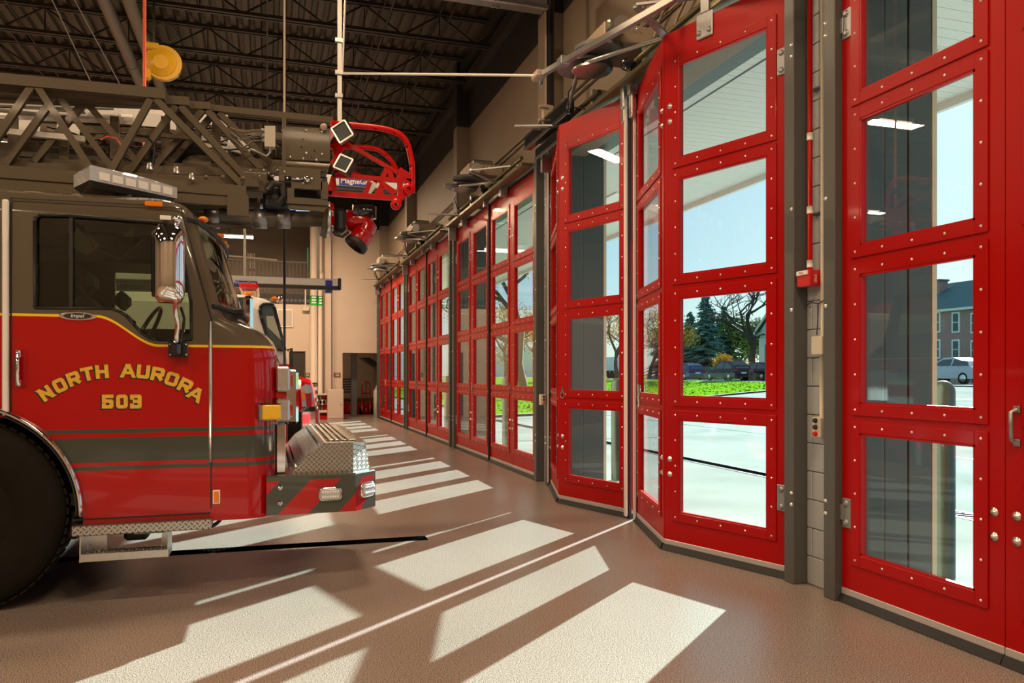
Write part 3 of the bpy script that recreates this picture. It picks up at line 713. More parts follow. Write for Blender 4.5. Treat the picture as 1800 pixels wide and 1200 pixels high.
# thin red-strip light fixtures of the door C/D pier (small button station far side)
t = thing('far_button_station', 'small cream button station on the pier left of the open door', 'control box', (3.47, 9.6, 1.1))
MB().box(3.40, 3.47, 9.50, 9.58, 1.05, 1.19, bv=.005).obj('box', M['cream'], t)
for z, m in ((1.16, 'black'), (1.12, 'black'), (1.08, 'redreflect')): MB().lathe((3.44, 9.50, z), (0, -1, 0), [(0, .014), (.014, .012)], 10).obj('push_button', M[m], t)
# ------------------------------------------------------------------ fire truck
YT = 5.40; YR = 7.92; YM = (YT+YR)/2
truck = thing('fire_truck', 'red and bronze-grey ladder fire truck with gold lettering on the cab side', 'fire truck', (-3, YM, 0))
def cab_paint():
    m = bpy.data.materials.new('two_tone_cab_paint'); m.use_nodes = True; N = m.node_tree.nodes; L = m.node_tree.links; b = N['Principled BSDF']
    b.inputs['Roughness'].default_value = .2; b.inputs['Coat Weight'].default_value = .75; b.inputs['Specular IOR Level'].default_value = .3; b.inputs['Coat Roughness'].default_value = .04
    g = N.new('ShaderNodeNewGeometry'); sp = N.new('ShaderNodeSeparateXYZ'); L.new(g.outputs['Position'], sp.inputs[0]); f = math_chain(N, L)
    X, Z = sp.outputs[0], sp.outputs[2]
    mr = N.new('ShaderNodeMapRange'); mr.interpolation_type = 'SMOOTHSTEP'; L.new(X, mr.inputs[0])
    mr.inputs[1].default_value = -1.02; mr.inputs[2].default_value = -.66; mr.inputs[3].default_value = 1.818; mr.inputs[4].default_value = 1.638
    hb = mr.outputs[0]
    def mix(fac, a, c):
        x = N.new('ShaderNodeMixRGB'); L.new(fac, x.inputs[0])
        for i, q in ((1, a), (2, c)):
            if isinstance(q, tuple): x.inputs[i].default_value = (*q, 1)
            else: L.new(q, x.inputs[i])
        return x.outputs[0]
    red, gray, yel = (.40, .001, .002), (.10, .082, .056), (.9, .60, .02)
    c = mix(f('GREATER_THAN', Z, hb), red, gray)
    c = mix(f('LESS_THAN', f('ABSOLUTE', f('SUBTRACT', Z, hb)), .008), c, yel)
    def band(lo, hi): return f('MULTIPLY', f('GREATER_THAN', Z, lo), f('LESS_THAN', Z, hi))
    s = f('ADD', f('ADD', band(1.084, 1.11), band(.902, 1.056)), band(.852, .878))
    c = mix(s, c, (.055, .062, .050))
    L.new(c, b.inputs['Base Color']); return m
M['cab'] = cab_paint()
# body shell: stacked outlines
def outline(xf, inset, r, bulge, xb=-4.6, ny=12):
    y0, y1 = YT+inset, YR-inset
    pts = [(xb, y0)]
    n = 7
    for k in range(n+1):
        t = -pi/2+pi/2*k/n; pts.append((xf-r+r*cos(t), y0+r+r*sin(t)))
    for k in range(1, ny):
        y = y0+r+(y1-y0-2*r)*k/ny; s = 1-((y-YM)/((y1-y0)/2-r))**2; pts.append((xf+bulge*s, y))
    for k in range(n+1):
        t = pi/2*k/n; pts.append((xf-r+r*cos(t), y1-r+r*sin(t)))
    pts.append((xb, y1)); return pts
LV = [(.50, .06, 0, .20, 0), (.52, .07, 0, .20, 0), (1.40, .07, 0, .20, 0), (1.56, .065, 0, .20, .02), (1.64, .045, 0, .20, .03), (1.70, .0, 0, .20, .05),
      (1.75, -.07, 0, .19, .08), (1.79, -.16, 0, .17, .10), (1.82, -.25, 0, .13, .12), (1.85, -.285, 0, .10, .13), (2.46, -.445, .005, .10, .12), (2.52, -.475, .02, .11, .11), (2.57, -.52, .05, .12, .10), (2.60, -.58, .11, .14, .08), (2.62, -.70, .22, .16, .05)]
def shell(off=0):
    rings = []
    for (z, xf, ins, r, bu) in LV:
        zz = z
        if off and z > 2.5: zz = z-off
        if off and z < .6: zz = z+.15
        rings.append([(x, y, zz) for (x, y) in outline(xf-off, ins+off, max(r-off*.5, .04), bu, -4.6+off)])
    # keep levels monotone
    last = -1; out = []
    for r in rings:
        if r[0][2] > last+.003: out.append(r); last = r[0][2]
    return out
cab = MB().loft(shell()).obj('cab_body', M['cab'], fix=True)
inner = MB().loft(shell(.07), smooth=False).obj('cut', None, fix=True)
def side_prism(pts, y0, y1):  # pts in pixels on plane YT
    q = [P(u, v, YT) for u, v in pts]; q = [Vector((p.x, y0, p.z)) for p in q]
    return MB().prism(q, (0, y1-y0, 0))
WIN = [(61, 541), (61, 388), (63, 381), (70, 377), (120, 378), (290, 391), (308, 395), (313, 403), (327, 480), (336, 532), (337, 597), (275, 597), (262, 594), (248, 584), (235, 570), (222, 555), (210, 547), (195, 542)]
win_c = side_prism(WIN, YT-.2, YT+.3).obj('cut', None, fix=True)
# far-side window, plainer
win_f = side_prism([(70, 541), (70, 382), (300, 392), (332, 540), (332, 585), (230, 560), (200, 541)], YR-.3, YR+.2).obj('cut', None, fix=True)
wc = P(-84, 905, YT); WC = Vector((wc.x, 0, .597))
arch = MB().lathe((WC.x, YT-.3, WC.z), (0, 1, 0), [(0, .70), (.95, .70)], 40).obj('cut', None, fix=True)
arch2 = MB().lathe((WC.x, YR-.65, WC.z), (0, 1, 0), [(0, .70), (.95, .70)], 40).obj('cut', None, fix=True)
# windscreen aperture, follows the screen's lean
wsa = MB().prism([(-.75, YT+.10, 1.93), (.4, YT+.10, 1.93), (.4, YT+.10, 2.44), (-.85, YT+.10, 2.44)], (0, YR-YT-.2, 0)).obj('cut', None, fix=True)
boolean(cab, [inner, arch, arch2, win_c, win_f, wsa])
for p_ in cab.data.polygons: p_.use_smooth = True
try:
    cab.data.materials.clear(); cab.data.materials.append(M['cab'])
    bpy.context.view_layer.objects.active = cab
    cab.data.set_sharp_from_angle(angle=radians(28))
except Exception as e: print('sharp', e)
setpar(cab, truck)
# rear body block (out of frame, casts the long shadow)
MB().box(-9.5, -4.62, YT+.02, YR-.02, .55, 2.55, bv=.05).obj('rear_body', M['redtruck'], truck)
MB().box(-9.5, -.3, YT+.7, YR-.7, .42, .85).obj('chassis', M['blackmetal'], truck)
for k, (xa_, xb_, y0_, y1_, z_) in enumerate(((-.9, -.75, YT+.2, YR-.2, .36), (-.35, -.05, YT+.65, YT+1.15, .47), (-1.35, -1.15, YT+.15, YR-.3, .40), (-.2, .3, YM-.5, YM+.2, .44), (-2.0, -1.6, YT+.35, YR-.35, .42))):
    MB().box(xa_, xb_, y0_, y1_, z_, .60, bv=.02).obj('crossmember', M['blackmetal'], truck)
MB().box(-2.6, .02, YT+.12, YR-.12, .62, .70).obj('cab_floor', M['blackmetal'], truck)
# glass
def on(u, v, Y=YT): return P(u, v, Y)
q = [P(u, v, YT) for u, v in WIN]; q = [Vector((p.x, YT+.03, p.z)) for p in q]
MB().prism(q, (0, .006, 0)).obj('side_window', M['cabglass'], truck, fix=True)
q = [P(u, v, YT) for u, v in [(70, 541), (70, 382), (300, 392), (332, 540), (332, 585), (230, 560), (200, 541)]]
MB().prism([Vector((p.x, YR-.04, p.z)) for p in q], (0, .006, 0)).obj('side_window', M['cabglass'], truck, fix=True)
def loop_strip(pts, w, y, d, closed=True):   # flat strip that follows a pixel outline on the cab side
    ps = [P(u, v, YT) for u, v in pts]; mb = MB(); n = len(ps)
    for i in range(n if closed else n-1):
        a, b = ps[i], ps[(i+1) % n]; a = Vector((a.x, y, a.z)); b = Vector((b.x, y, b.z)); e = (b-a).normalized()*w*.35
        mb.beam(a-e, b+e, d, w, up=(0, 0, 1) if abs((b-a).normalized().z) < .7 else (1, 0, 0))
    return mb
mb = MB(); ps = [P(u, v, YT) for u, v in WIN]; n = len(ps)
for i in range(n):
    a, b = ps[i], ps[(i+1) % n]; mb.tube([(a.x, YT+.004, a.z), (b.x, YT+.004, b.z)], .011, 6)
mb.obj('window_seal', M['black'], truck)
a = on(124, 378); b = on(124, 542); MB().box(a.x-.010, a.x+.010, YT+.005, YT+.035, b.z, a.z).obj('window_divider', M['black'], truck)
# door seams
def seam(pts, w=.008): return loop_strip(pts, w, YT-.0005, .003, False)
seam([(19.5, 735), (19.5, 348), (250, 360), (319, 367), (350, 480), (372, 561), (371, 892)]).obj('door_seam', M['black'], truck)
seam([(124, 553), (124, 545)]).obj('door_seam', M['black'], truck)
MB().box(on(126, 905).x, on(370, 893).x, YT-.002, YT+.02, .545, .556).obj('door_seam', M['black'], truck)
# rubber dark line above belt
a = on(13, 352); b = on(13, 730)
MB().box(a.x-.021, a.x+.013, YT-.035, YT-.003, b.z, a.z, bv=.008).obj('grab_rail', M['seal'], truck)
a = on(370, 565); b = on(370, 812); 
hg = MB().tube([(a.x, YT-.004, a.z), (a.x, YT-.004, b.z)], .012, 10).box(a.x-.012, a.x+.012, YT-.004, YT+.001, b.z, a.z); hg.obj('piano_hinge', M['alu'], truck)
# wheel and arch
wh = MB().lathe((WC.x, YT+.03, WC.z), (0, 1, 0), [(.0, .30), (-.005, .44), (.0, .52), (.02, .575), (.06, .597), (.30, .597), (.36, .57), (.38, .4), (.38, .30)], 56).obj('tyre', M['tyre'], truck)
MB().lathe((WC.x, YT+.03, WC.z), (0, 1, 0), [(.01, .30), (.03, .285), (.10, .27), (.12, .14), (.02, .12), (.0, .08), (-.01, .02)], 32).obj('rim', M['chrome'], wh)
tr = MB()
for k in range(60):
    t = 2*pi*k/60; c = Vector((WC.x+.592*cos(t), 0, WC.z+.592*sin(t))); d = Vector((cos(t), 0, sin(t))); e = Vector((-sin(t), 0, cos(t)))
    tr.prism([c+e*.02+Vector((0, YT+.06, 0)), c-e*.02+Vector((0, YT+.06, 0)), c-e*.02+d*.012+Vector((0, YT+.06, 0)), c+e*.02+d*.012+Vector((0, YT+.06, 0))], (0, .26, 0))
tag(tr.obj('tread_block', M['tyre'], wh, fix=True), kind='stuff')
w2 = MB().lathe((WC.x, YR-.03, WC.z), (0, -1, 0), [(.0, .30), (0, .52), (.02, .575), (.06, .597), (.30, .597), (.38, .4), (.38, .30)], 40).obj('tyre', M['tyre'], truck)
for xx in (-6.8,):
    for yy in (YT+.03, YR-.42): MB().lathe((xx, yy, .597), (0, 1, 0), [(0, .1), (0, .52), (.06, .597), (.30, .597), (.38, .4), (.38, .1)], 40).obj('tyre', M['tyre'], truck)
ac = MB(); rings = []
for k in range(41):
    t = radians(-2+184*k/40); cx, cz = WC.x, WC.z
    ring = []
    for j in range(8):
        s = 2*pi*j/8; rr = .686+.017*cos(s); ring.append((cx+rr*cos(t), YT-.012+.030*sin(s), cz+rr*sin(t)))
    rings.append(ring)
ac.loft(rings).obj('wheel_arch_trim', M['chrome'], truck, fix=True)
ac = MB(); rings = []
for k in range(41):
    t = radians(-2+184*k/40)
    rings.append([(WC.x+r*cos(t), y, WC.z+r*sin(t)) for r, y in ((.665, YT-.01), (.668, YT+.75), (.66, YT+.75), (.655, YT-.01))])
ac.loft(rings, smooth=False).obj('wheel_well', M['black'], truck, fix=True)
# running board and step
a = on(127, 909, YT-.06); b = on(370, 909, YT-.06)
x0, x1 = P(139, 915, YT-.09).x-.045, P(371, 905, YT-.09).x
rb = MB().box(x0, x1, YT-.09, YT+.14, .462, .528, bv=.006).obj('running_board', M['dplate'], truck)
st = thing('step', None, None, (0, 0, 0)); 
sx0, sx1 = P(139, 980, YT-.09).x, P(296, 970, YT-.09).x
stp = MB().box(sx0, sx1, YT-.09, YT-.075, .302, .352, bv=.003).obj('boarding_step', M['alu'], truck)
bpy.data.objects.remove(st)
MB().box(sx0, sx1, YT-.075, YT+.10, .330, .336).obj('step_tread', M['hinge'], stp)
tb = MB()
for i in range(22):
    for j in range(3):
        x = sx0+.03+(sx1-sx0-.06)*i/21; tb.lathe((x, YT-.055+.05*j+(.02 if i % 2 else 0), .336), (0, 0, 1), [(0, .012), (.009, .009), (.010, .006)], 6)
tag(tb.obj('tread_button', M['alu'], stp), kind='stuff')
for x in (sx0, sx1-.008): MB().prism([(x, YT-.09, .302), (x, YT+.10, .302), (x, YT+.10, .47), (x, YT-.075, .47)], (.008, 0, 0)).obj('side_plate', M['alu'], stp, fix=True)
MB().box(sx0+.01, sx0+.12, YT+.09, YT+.10, .335, .47).box(sx1-.06, sx1-.01, YT+.09, YT+.10, .335, .47).box(sx0+.12, sx1-.06, YT+.09, YT+.10, .445, .47).obj('back_plate', M['alu'], stp)
MB().box(sx0+.28, sx0+.46, YT+.08, YT+.09, .425, .437).obj('light_strip', M['seal'], stp)
# hoses below
pts = [PX(330, 905, -.0)]*0
c0 = P(365, 915, YT+.25)
for k, r in enumerate((.075, .09, .06)):
    MB().tube([(c0.x+r*1.25*cos(t)-.02*k, YT+.22+.03*k, .50+r*sin(t)) for t in [pi+pi*j/12 for j in range(13)]], .012, 6).obj('air_hose', M['black'], truck)
MB().tube([(c0.x+.08, YT+.25, .50), (c0.x+.3, YT+.28, .53), (c0.x+.4, YT+.3, .56)], .010, 6).obj('air_hose', M['black'], truck)
# door handle
a = on(28, 613); b = on(48, 680)
MB().box(a.x+.002, b.x, YT-.012, YT+.004, b.z, a.z, bv=.012).obj('handle_plate', M['redtruck'], truck)
hd = MB().tube([(on(35, 0).x, YT-.015, on(0, 617).z), (on(35, 0).x, YT-.05, on(0, 625).z), (on(35, 0).x, YT-.05, on(0, 670).z), (on(35, 0).x, YT-.015, on(0, 677).z)], .011, 8).obj('door_handle', M['chrome'], truck)
MB().box(on(29, 0).x, on(39, 0).x, YT-.055, YT-.035, on(0, 669).z, on(0, 627).z, bv=.006).obj('grip', M['blackgloss'], hd)
MB().box(on(30, 0).x, on(40, 0).x, YT-.03, YT-.011, on(0, 627).z, on(0, 615).z, bv=.004).box(on(30, 0).x, on(40, 0).x, YT-.03, YT-.011, on(0, 679).z, on(0, 668).z, bv=.004).obj('handle_boss', M['chrome'], hd)
# marker lamp, small plates
def plate(u0, v0, u1, v1, m, n, par=truck, d=.02, bv=.004, lab=None):
    a, b = on(u0, v0), on(u1, v1)
    o = MB().box(a.x, b.x, YT-d, YT+.002, b.z, a.z, bv=bv).obj(n, M[m], par)
    if lab: o['label'] = lab
    return o
plate(255, 354, 286, 364, 'amber', 'marker_lamp', lab='amber side marker lamp over the cab door')
plate(281, 378, 301, 387, 'labelwhite', 'small_plate', d=.004)
pr = plate(374, 861, 387, 885, 'labelwhite', 'reflector', d=.006, lab='orange reflector with white border')
plate(376, 863, 385, 883, 'amber', 'reflector_face', pr, d=.010)
# maker's badge
bc = on(137, 555.5); 
def oval(rx, rz, y0, y1, m, n, par):
    return MB().loft([[(bc.x+rx*s*cos(t), y, bc.z+rz*s*sin(t)) for t in [2*pi*k/36 for k in range(36)]] for (y, s) in ((y0, 1), (y1, 1), (y1-.001, .96))]).obj(n, M[m], par, fix=True)
bd = oval(.105, .026, YT+.001, YT-.008, 'chrome', 'badge', truck)
oval(.078, .0185, YT-.007, YT-.010, 'black', 'badge_face', bd)
text('badge_script', 'Impel', M['labelwhite'], bd, .034, (bc.x, YT-.0112, bc.z+.001), (1, 0, 0), (.25, 0, 1), depth=.0005)
# lettering: chunky stroke letters, gold on a black shade
LT = {'N': [[(0, 0), (0, 1)], [(0, 1), (1, 0)], [(1, 0), (1, 1)]],
      'O': [[(.12, 0), (.88, 0)], [(1, .12), (1, .88)], [(.88, 1), (.12, 1)], [(0, .88), (0, .12)], [(.0, .12), (.12, 0)], [(.88, 0), (1, .12)], [(1, .88), (.88, 1)], [(.12, 1), (0, .88)]],
      'R': [[(0, 0), (0, 1)], [(0, 1), (.85, 1)], [(.85, 1), (1, .88)], [(1, .88), (1, .56)], [(1, .56), (.85, .44)], [(.85, .44), (0, .44)], [(.55, .44), (1, 0)]],
      'T': [[(0, 1), (1, 1)], [(.5, 1), (.5, 0)]],
      'H': [[(0, 0), (0, 1)], [(1, 0), (1, 1)], [(0, .5), (1, .5)]],
      'A': [[(0, 0), (.42, 1)], [(1, 0), (.58, 1)], [(.2, .3), (.8, .3)], [(.42, 1), (.58, 1)]],
      'U': [[(0, 1), (0, .12)], [(0, .12), (.12, 0)], [(.12, 0), (.88, 0)], [(.88, 0), (1, .12)], [(1, .12), (1, 1)]],
      '5': [[(1, 1), (0, 1)], [(0, 1), (0, .55)], [(0, .55), (.88, .55)], [(.88, .55), (1, .43)], [(1, .43), (1, .12)], [(1, .12), (.88, 0)], [(.88, 0), (0, 0)], [(0, 0), (0, .18)]],
      '0': None,
      '3': [[(0, 1), (.88, 1)], [(.88, 1), (1, .88)], [(1, .88), (1, .62)], [(1, .62), (.9, .52)], [(.9, .52), (.35, .52)], [(.9, .52), (1, .42)], [(1, .42), (1, .12)], [(1, .12), (.88, 0)], [(.88, 0), (0, 0)], [(0, 0), (0, .15)], [(0, 1), (0, .85)]]}
LT['0'] = LT['O']
def letter(ch, u, v, rot, hp, wp, m, y, grow=0, dx=0, dz=0, thick=.25):
    """mesh of one letter centred at pixel u,v on the cab side, hp/wp outer size in px"""
    c = on(u, v); k = (on(u+1, v)-c).x; kz = (on(u, v)-on(u, v+1)).z
    H, W = hp*kz, wp*k; t = H*thick; tw = t*1.05; mb = MB(); r = radians(rot)
    def T(x, z): return (c.x+dx+x*cos(r)-z*sin(r), c.z+dz+x*sin(r)+z*cos(r))
    for si_, seg in enumerate(LT[ch]):
        (ax, az), (bx, bz) = seg
        ax, bx = [(q-.5)*(W-tw) for q in (ax, bx)]; az, bz = [(q-.5)*(H-t) for q in (az, bz)]
        L_ = sqrt((bx-ax)**2+(bz-az)**2); ex, ez = (bx-ax)/L_, (bz-az)/L_
        w_ = (tw if abs(ez) > .5 else t)/2+grow
        straight = abs(ex) < .01 or abs(ez) < .01
        e = (t/2 if straight and ch not in 'O0' else t*.16)+grow
        if ch == 'A' and seg[0] == (.2, .3): e = 0; w_ *= .8
        if ch in 'NA' and not straight: e = .0+grow; w_ *= .95
        A_ = (ax-ex*e, az-ez*e); B_ = (bx+ex*e, bz+ez*e); nx, nz = -ez*w_, ex*w_
        quad = [(A_[0]+nx, A_[1]+nz), (B_[0]+nx, B_[1]+nz), (B_[0]-nx, B_[1]-nz), (A_[0]-nx, A_[1]-nz)]
        if ch in 'NA' and not straight:   # keep diagonals inside the letter height
            zt, zb = H/2+grow, -H/2-grow; hw = w_/abs(ez)
            dxdz = ex/ez
            xa = ax+(zb-az)*dxdz if az < bz else ax+(zt-az)*dxdz; za = zb if az < bz else zt
            xb_ = ax+((zt if az < bz else zb)-az)*dxdz; zb_ = zt if az < bz else zb
            quad = [(xa-hw, za), (xb_-hw, zb_), (xb_+hw, zb_), (xa+hw, za)]
        pts = [T(*p) for p in quad]
        mb.prism([(p[0], y-.00012*si_, p[1]) for p in pts], (0, -.0006, 0))
    return mb
word = [('N', 81, 691, 33), ('O', 105.5, 677, 27), ('R', 130, 665.5, 20), ('T', 154, 657, 13), ('H', 179.5, 653, 5), ('A', 225, 651.5, -1), ('U', 252, 653, -6), ('R', 277.5, 657.5, -12), ('O', 302.5, 666, -19), ('R', 326, 677.5, -27), ('A', 344.5, 692.5, -33)]
for (ch, u, v, rot) in word:
    lt = letter(ch, u, v, rot, 24, 23 if ch != 'A' else 26, 'gold', YT-.0034).obj('letter', M['gold'], truck, fix=True); lt['label'] = 'gold letter '+ch
    letter(ch, u, v, rot, 24, 23 if ch != 'A' else 26, 'black', YT-.0008, grow=.004, dx=-.005, dz=-.004).obj('letter_shade', M['black'], lt, fix=True)
for (ch, u) in (('5', 189.5), ('0', 214.5), ('3', 239)):
    lt = letter(ch, u, 705.5, 0, 24.5, 20.5, 'gold', YT-.0034).obj('numeral', M['gold'], truck, fix=True); lt['label'] = 'gold numeral '+ch
    letter(ch, u, 705.5, 0, 24.5, 20.5, 'black', YT-.0008, grow=.004, dx=-.005, dz=-.004).obj('numeral_shade', M['black'], lt, fix=True)
# windscreen
rows = []
for k in range(7):
    t = k/6; z = 1.86+.62*t; xf = -.285-.165*t
    rows.append([(x, y, z) for (x, y) in outline(xf-.012, .012+.005*t, .10, .13-.01*t, -4)[3:-3]])
mb = MB(); mb.loft(rows, closed=False, caps=False); mb.obj('windscreen', M['cabglass'], truck)
for (z, xf, b) in ((1.90, -.29, .13), (2.46, -.44, .12)):
    pts = [(x+.002, y, z) for (x, y) in outline(xf, .002, .10, b, -4)[3:-3]]
    MB().tube(pts, .016, 6).obj('windscreen_seal', M['black'], truck)
# cab brow marker lights
for (u, v) in ((363, 382), (391, 416), (396, 430), (397, 440)):
    pass
for (y, dz) in ((5.62, 0), (6.25, .02), (6.52, .02), (6.72, .02)):
    pts = outline(-.47, .01, .10, .12, -4); x = min(pts, key=lambda p: abs(p[1]-y) if p[0] > -.7 else 9)[0]
    MB().ell((x+.02, y, 2.50), .035, .05, .022, 10, 6).obj('brow_lamp', M['amber'], truck)
for dz, w in ((.07, .0), (.05, 0)):
    pass
MB().tube([(-.26, 6.1, 1.92), (-.26, 6.3, 2.0), (-.33, 5.8, 2.28)], .009, 5).obj('wiper', M['black'], truck)
MB().tube([(-.20, 6.9, 1.92), (-.24, 6.6, 1.98), (-.20, 5.75, 1.90)], .010, 5).obj('wiper', M['black'], truck)
MB().box(-.30, -.16, 5.9, 6.1, 1.88, 1.93, bv=.01).obj('wiper_motor_cover', M['black'], truck)
# grille and headlamp stacks on the front corner
def chromebox(x0, x1, y0, y1, z0, z1, n, m='chrome', bv=.02, par=truck): return MB().box(x0, x1, y0, y1, z0, z1, bv=bv).obj(n, M[m], par)
YH = 5.50
zt, zm1, zm2, zb = P(500, 644, YH).z, P(500, 688, YH).z, P(500, 700, YH).z, P(500, 741, YH).z
xa = .055; xb1 = P(504, 0, YH).x; xb2 = P(515, 0, YH).x
hl = chromebox(xa, xb1+.02, YH-.02, YH+.55, zm1, zt, 'headlamp_bezel', 'alu', .012)
chromebox(xb1-.02, xb2, YH+.01, YH+.5, zm1+.01, zt-.01, 'bezel_rim', 'chrome', .03, hl)
hl2 = chromebox(xa, xb1+.02, YH-.02, YH+.55, zb, zm2, 'headlamp_bezel', 'alu', .012)
chromebox(xb1-.02, xb2, YH+.01, YH+.5, zb+.01, zm2-.01, 'bezel_rim', 'chrome', .03, hl2)
chromebox(xa, xb1, YH+.02, YH+.5, zm2, zm1, 'bezel_spacer', 'redreflect', .004)
chromebox(xa, P(522, 0, YH+1).x, YH+.65, YR-.65, P(500, 745, 6.2).z, P(500, 650, 6.2).z, 'grille', 'chrome', .02)
chromebox(xa, xb1+.02, YR-.55-(YH-YT), YR-(YH-YT)+.02, zb, zt, 'headlamp_bezel', 'alu', .012)
a = on(454, 710); b = on(487, 738)
ts = MB().box(on(453, 0).x, .085, YT-.035, YT+.10, on(470, 739).z, on(470, 708.5).z, bv=.01).obj('turn_signal', M['chrome'], truck)
MB().box(on(461, 0).x, .088, YT-.055, YT-.02, on(475, 737).z, on(475, 711).z, bv=.008).obj('lens', M['yellowlens'], ts)['label'] = 'yellow turn signal lens'
MB().box(.06, .12, YT+.12, YT+.35, .78, zb-.02, bv=.004).obj('corner_post', M['chrome'], truck)
MB().tube([(.03, 5.5, zt+.02), (.06, 5.55, zt+.07), (.09, 5.7, zt+.02)], .008, 5).obj('washer_hose', M['alu'], truck)
# bumper
bx0 = P(468, 860, YT).x; bx1 = P(625, 860, YT).x; ch_ = .156; xr = bx1+ch_
def bpoly(z, ins=0): return [(bx0, YT+ins, z), (bx1, YT+ins, z), (xr-ins, YT+ch_, z), (xr-ins, YR-ch_, z), (bx1, YR-ins, z), (bx0, YR-ins, z)]
def chev():
    m = bpy.data.materials.new('chevron_paint'); m.use_nodes = True; N = m.node_tree.nodes; L = m.node_tree.links; b = N['Principled BSDF']
    b.inputs['Roughness'].default_value = .25; b.inputs['Coat Weight'].default_value = .8
    g = N.new('ShaderNodeNewGeometry'); sp = N.new('ShaderNodeSeparateXYZ'); L.new(g.outputs['Position'], sp.inputs[0]); f = math_chain(N, L)
    w_ = f('SUBTRACT', f('ADD', sp.outputs[0], sp.outputs[1]), f('MULTIPLY', f('SUBTRACT', sp.outputs[2], .51), .95))
    mo = f('FLOORED_MODULO', f('SUBTRACT', w_, YT-.14), .40); st = f('LESS_THAN', mo, .20)
    top = f('GREATER_THAN', sp.outputs[2], .742); st = f('MAXIMUM', st, top)
    mx = N.new('ShaderNodeMixRGB'); mx.inputs[1].default_value = (.42, .004, .006, 1); mx.inputs[2].default_value = (.055, .062, .050, 1); L.new(st, mx.inputs[0]); L.new(mx.outputs[0], b.inputs['Base Color']); return m
bm_ = MB().loft([bpoly(.514), bpoly(.768), bpoly(.776, .008)], smooth=False).obj('front_bumper', chev(), truck, fix=True)
for v in (857, 884):
    c = P(492, v, YT); MB().lathe((c.x, YT, c.z), (0, -1, 0), [(0, .018), (.003, .018), (.004, .010), (.010, .008)], 12).obj('bumper_bolt', M['chrome'], bm_)
def led(c, dirx, nrm, w_, h_, n):
    c = Vector(c); dx = Vector(dirx).normalized(); nn = Vector(nrm).normalized(); up = Vector((0, 0, 1))
    def rr(W, H, off, r): return [tuple(c+nn*off+dx*(sx*(W/2-r)+r*cos(t))+up*(sz*(H/2-r)+r*sin(t))) for sx, sz, t0 in ((1, 1, 0), (-1, 1, pi/2), (-1, -1, pi), (1, -1, 3*pi/2)) for t in [t0+pi/2*k/4 for k in range(5)]]
    o = MB().loft([rr(w_, h_, 0, .03), rr(w_, h_, .012, .03), rr(w_*.9, h_*.86, .018, .025)]).obj('warning_light', M['chrome'], bm_, fix=True)
    l = MB().loft([rr(w_*.84, h_*.78, .012, .022), rr(w_*.84, h_*.78, .024, .022), rr(w_*.76, h_*.66, .030, .02)]).obj('lens', M['lens'], o, fix=True)
    dots = MB()
    for i in range(7):
        for j in range(2): dots.dome(c+nn*.028+dx*((i-3)*w_*.105)+up*((j-.5)*h_*.36), nn, .008, .005, 8)
    tag(dots.obj('led_dot', M['labelwhite'], o), kind='stuff')
c = P(580.5, 867.5, YT); led(c, (1, 0, 0), (0, -1, 0), .158, .092, 'a')
c = Vector(((bx1+xr)/2+.008, YT+ch_/2+.008, P(645, 859, YT+.1).z)); led(c, (1, 1, 0), (1, -1, 0), .15, .105, 'b')
# diamond-plate hose cover
YB2 = 5.47
A0, A1, A2, A3 = P(510, 830, YB2), P(536, 802, YB2), P(571, 775, YB2), P(621, 773, YB2)
zc0 = .772; yf = 7.55; xf3 = A3.x; ztop = A2.z-.012
prof = [(A0.x, zc0), (A1.x, A1.z), (A2.x-.01, ztop-.006), (A2.x, ztop), (xf3, ztop), (xf3, zc0)]
hc = MB().prism([(x, YB2, z) for x, z in prof], (0, yf-YB2, 0))
hc.loft([[(xf3, YB2, zc0), (xf3+.125, YB2+.13, zc0), (xf3+.125, yf-.13, zc0), (xf3, yf, zc0)], [(xf3, YB2, ztop-.0), (xf3+.10, YB2+.13, ztop-.012), (xf3+.10, yf-.13, ztop-.012), (xf3, yf, ztop-.0)]], smooth=False)
hcv = hc.obj('hose_cover', M['dplate'], truck, fix=True)
lg = MB(); rr_ = random.Random(2)
fx = Vector((A2.x-.01-A1.x, 0, ztop-.006-A1.z)); 
def lug(c_, ux, nz, sgn, ln=.017):
    d_ = (ux*.7*sgn+Vector((0, 1, 0))*.7)*ln; s_ = (ux*.7*-sgn+Vector((0, 1, 0))*.7)*.0035
    lg.add([c_-d_, c_+s_, c_+d_, c_-s_, c_+nz*.0035], [(0, 1, 4), (1, 2, 4), (2, 3, 4), (3, 0, 4)])
ub = Vector((A2.x-A0.x, 0, ztop-zc0)); lb_ = ub.length; ub.normalize(); nb_ = Vector((-ub.z, 0, ub.x))
j = 0; y_ = YB2+.02
while y_ < yf-.03:
    for i_ in range(int(lb_/.042)): lug(Vector((A0.x, y_+(.012 if i_ % 2 else 0), zc0))+ub*(.02+.042*i_)+nb_*.010, ub, nb_, 1 if (i_+j) % 2 else -1)
    for i_ in range(int((xf3-A2.x)/.042)): lug(Vector((A2.x+.03+.042*i_, y_+(.012 if i_ % 2 else 0), ztop+.0125)), Vector((1, 0, 0)), Vector((0, 0, 1)), 1 if (i_+j) % 2 else -1)
    y_ += .036; j += 1
tag(lg.obj('tread_lug', M['chrome'], hcv), kind='stuff')
MB().box(A2.x+.02, xf3+.03, YB2+.12, yf-.12, ztop, ztop+.012, bv=.004).obj('cover_lid', M['dplate'], hcv)
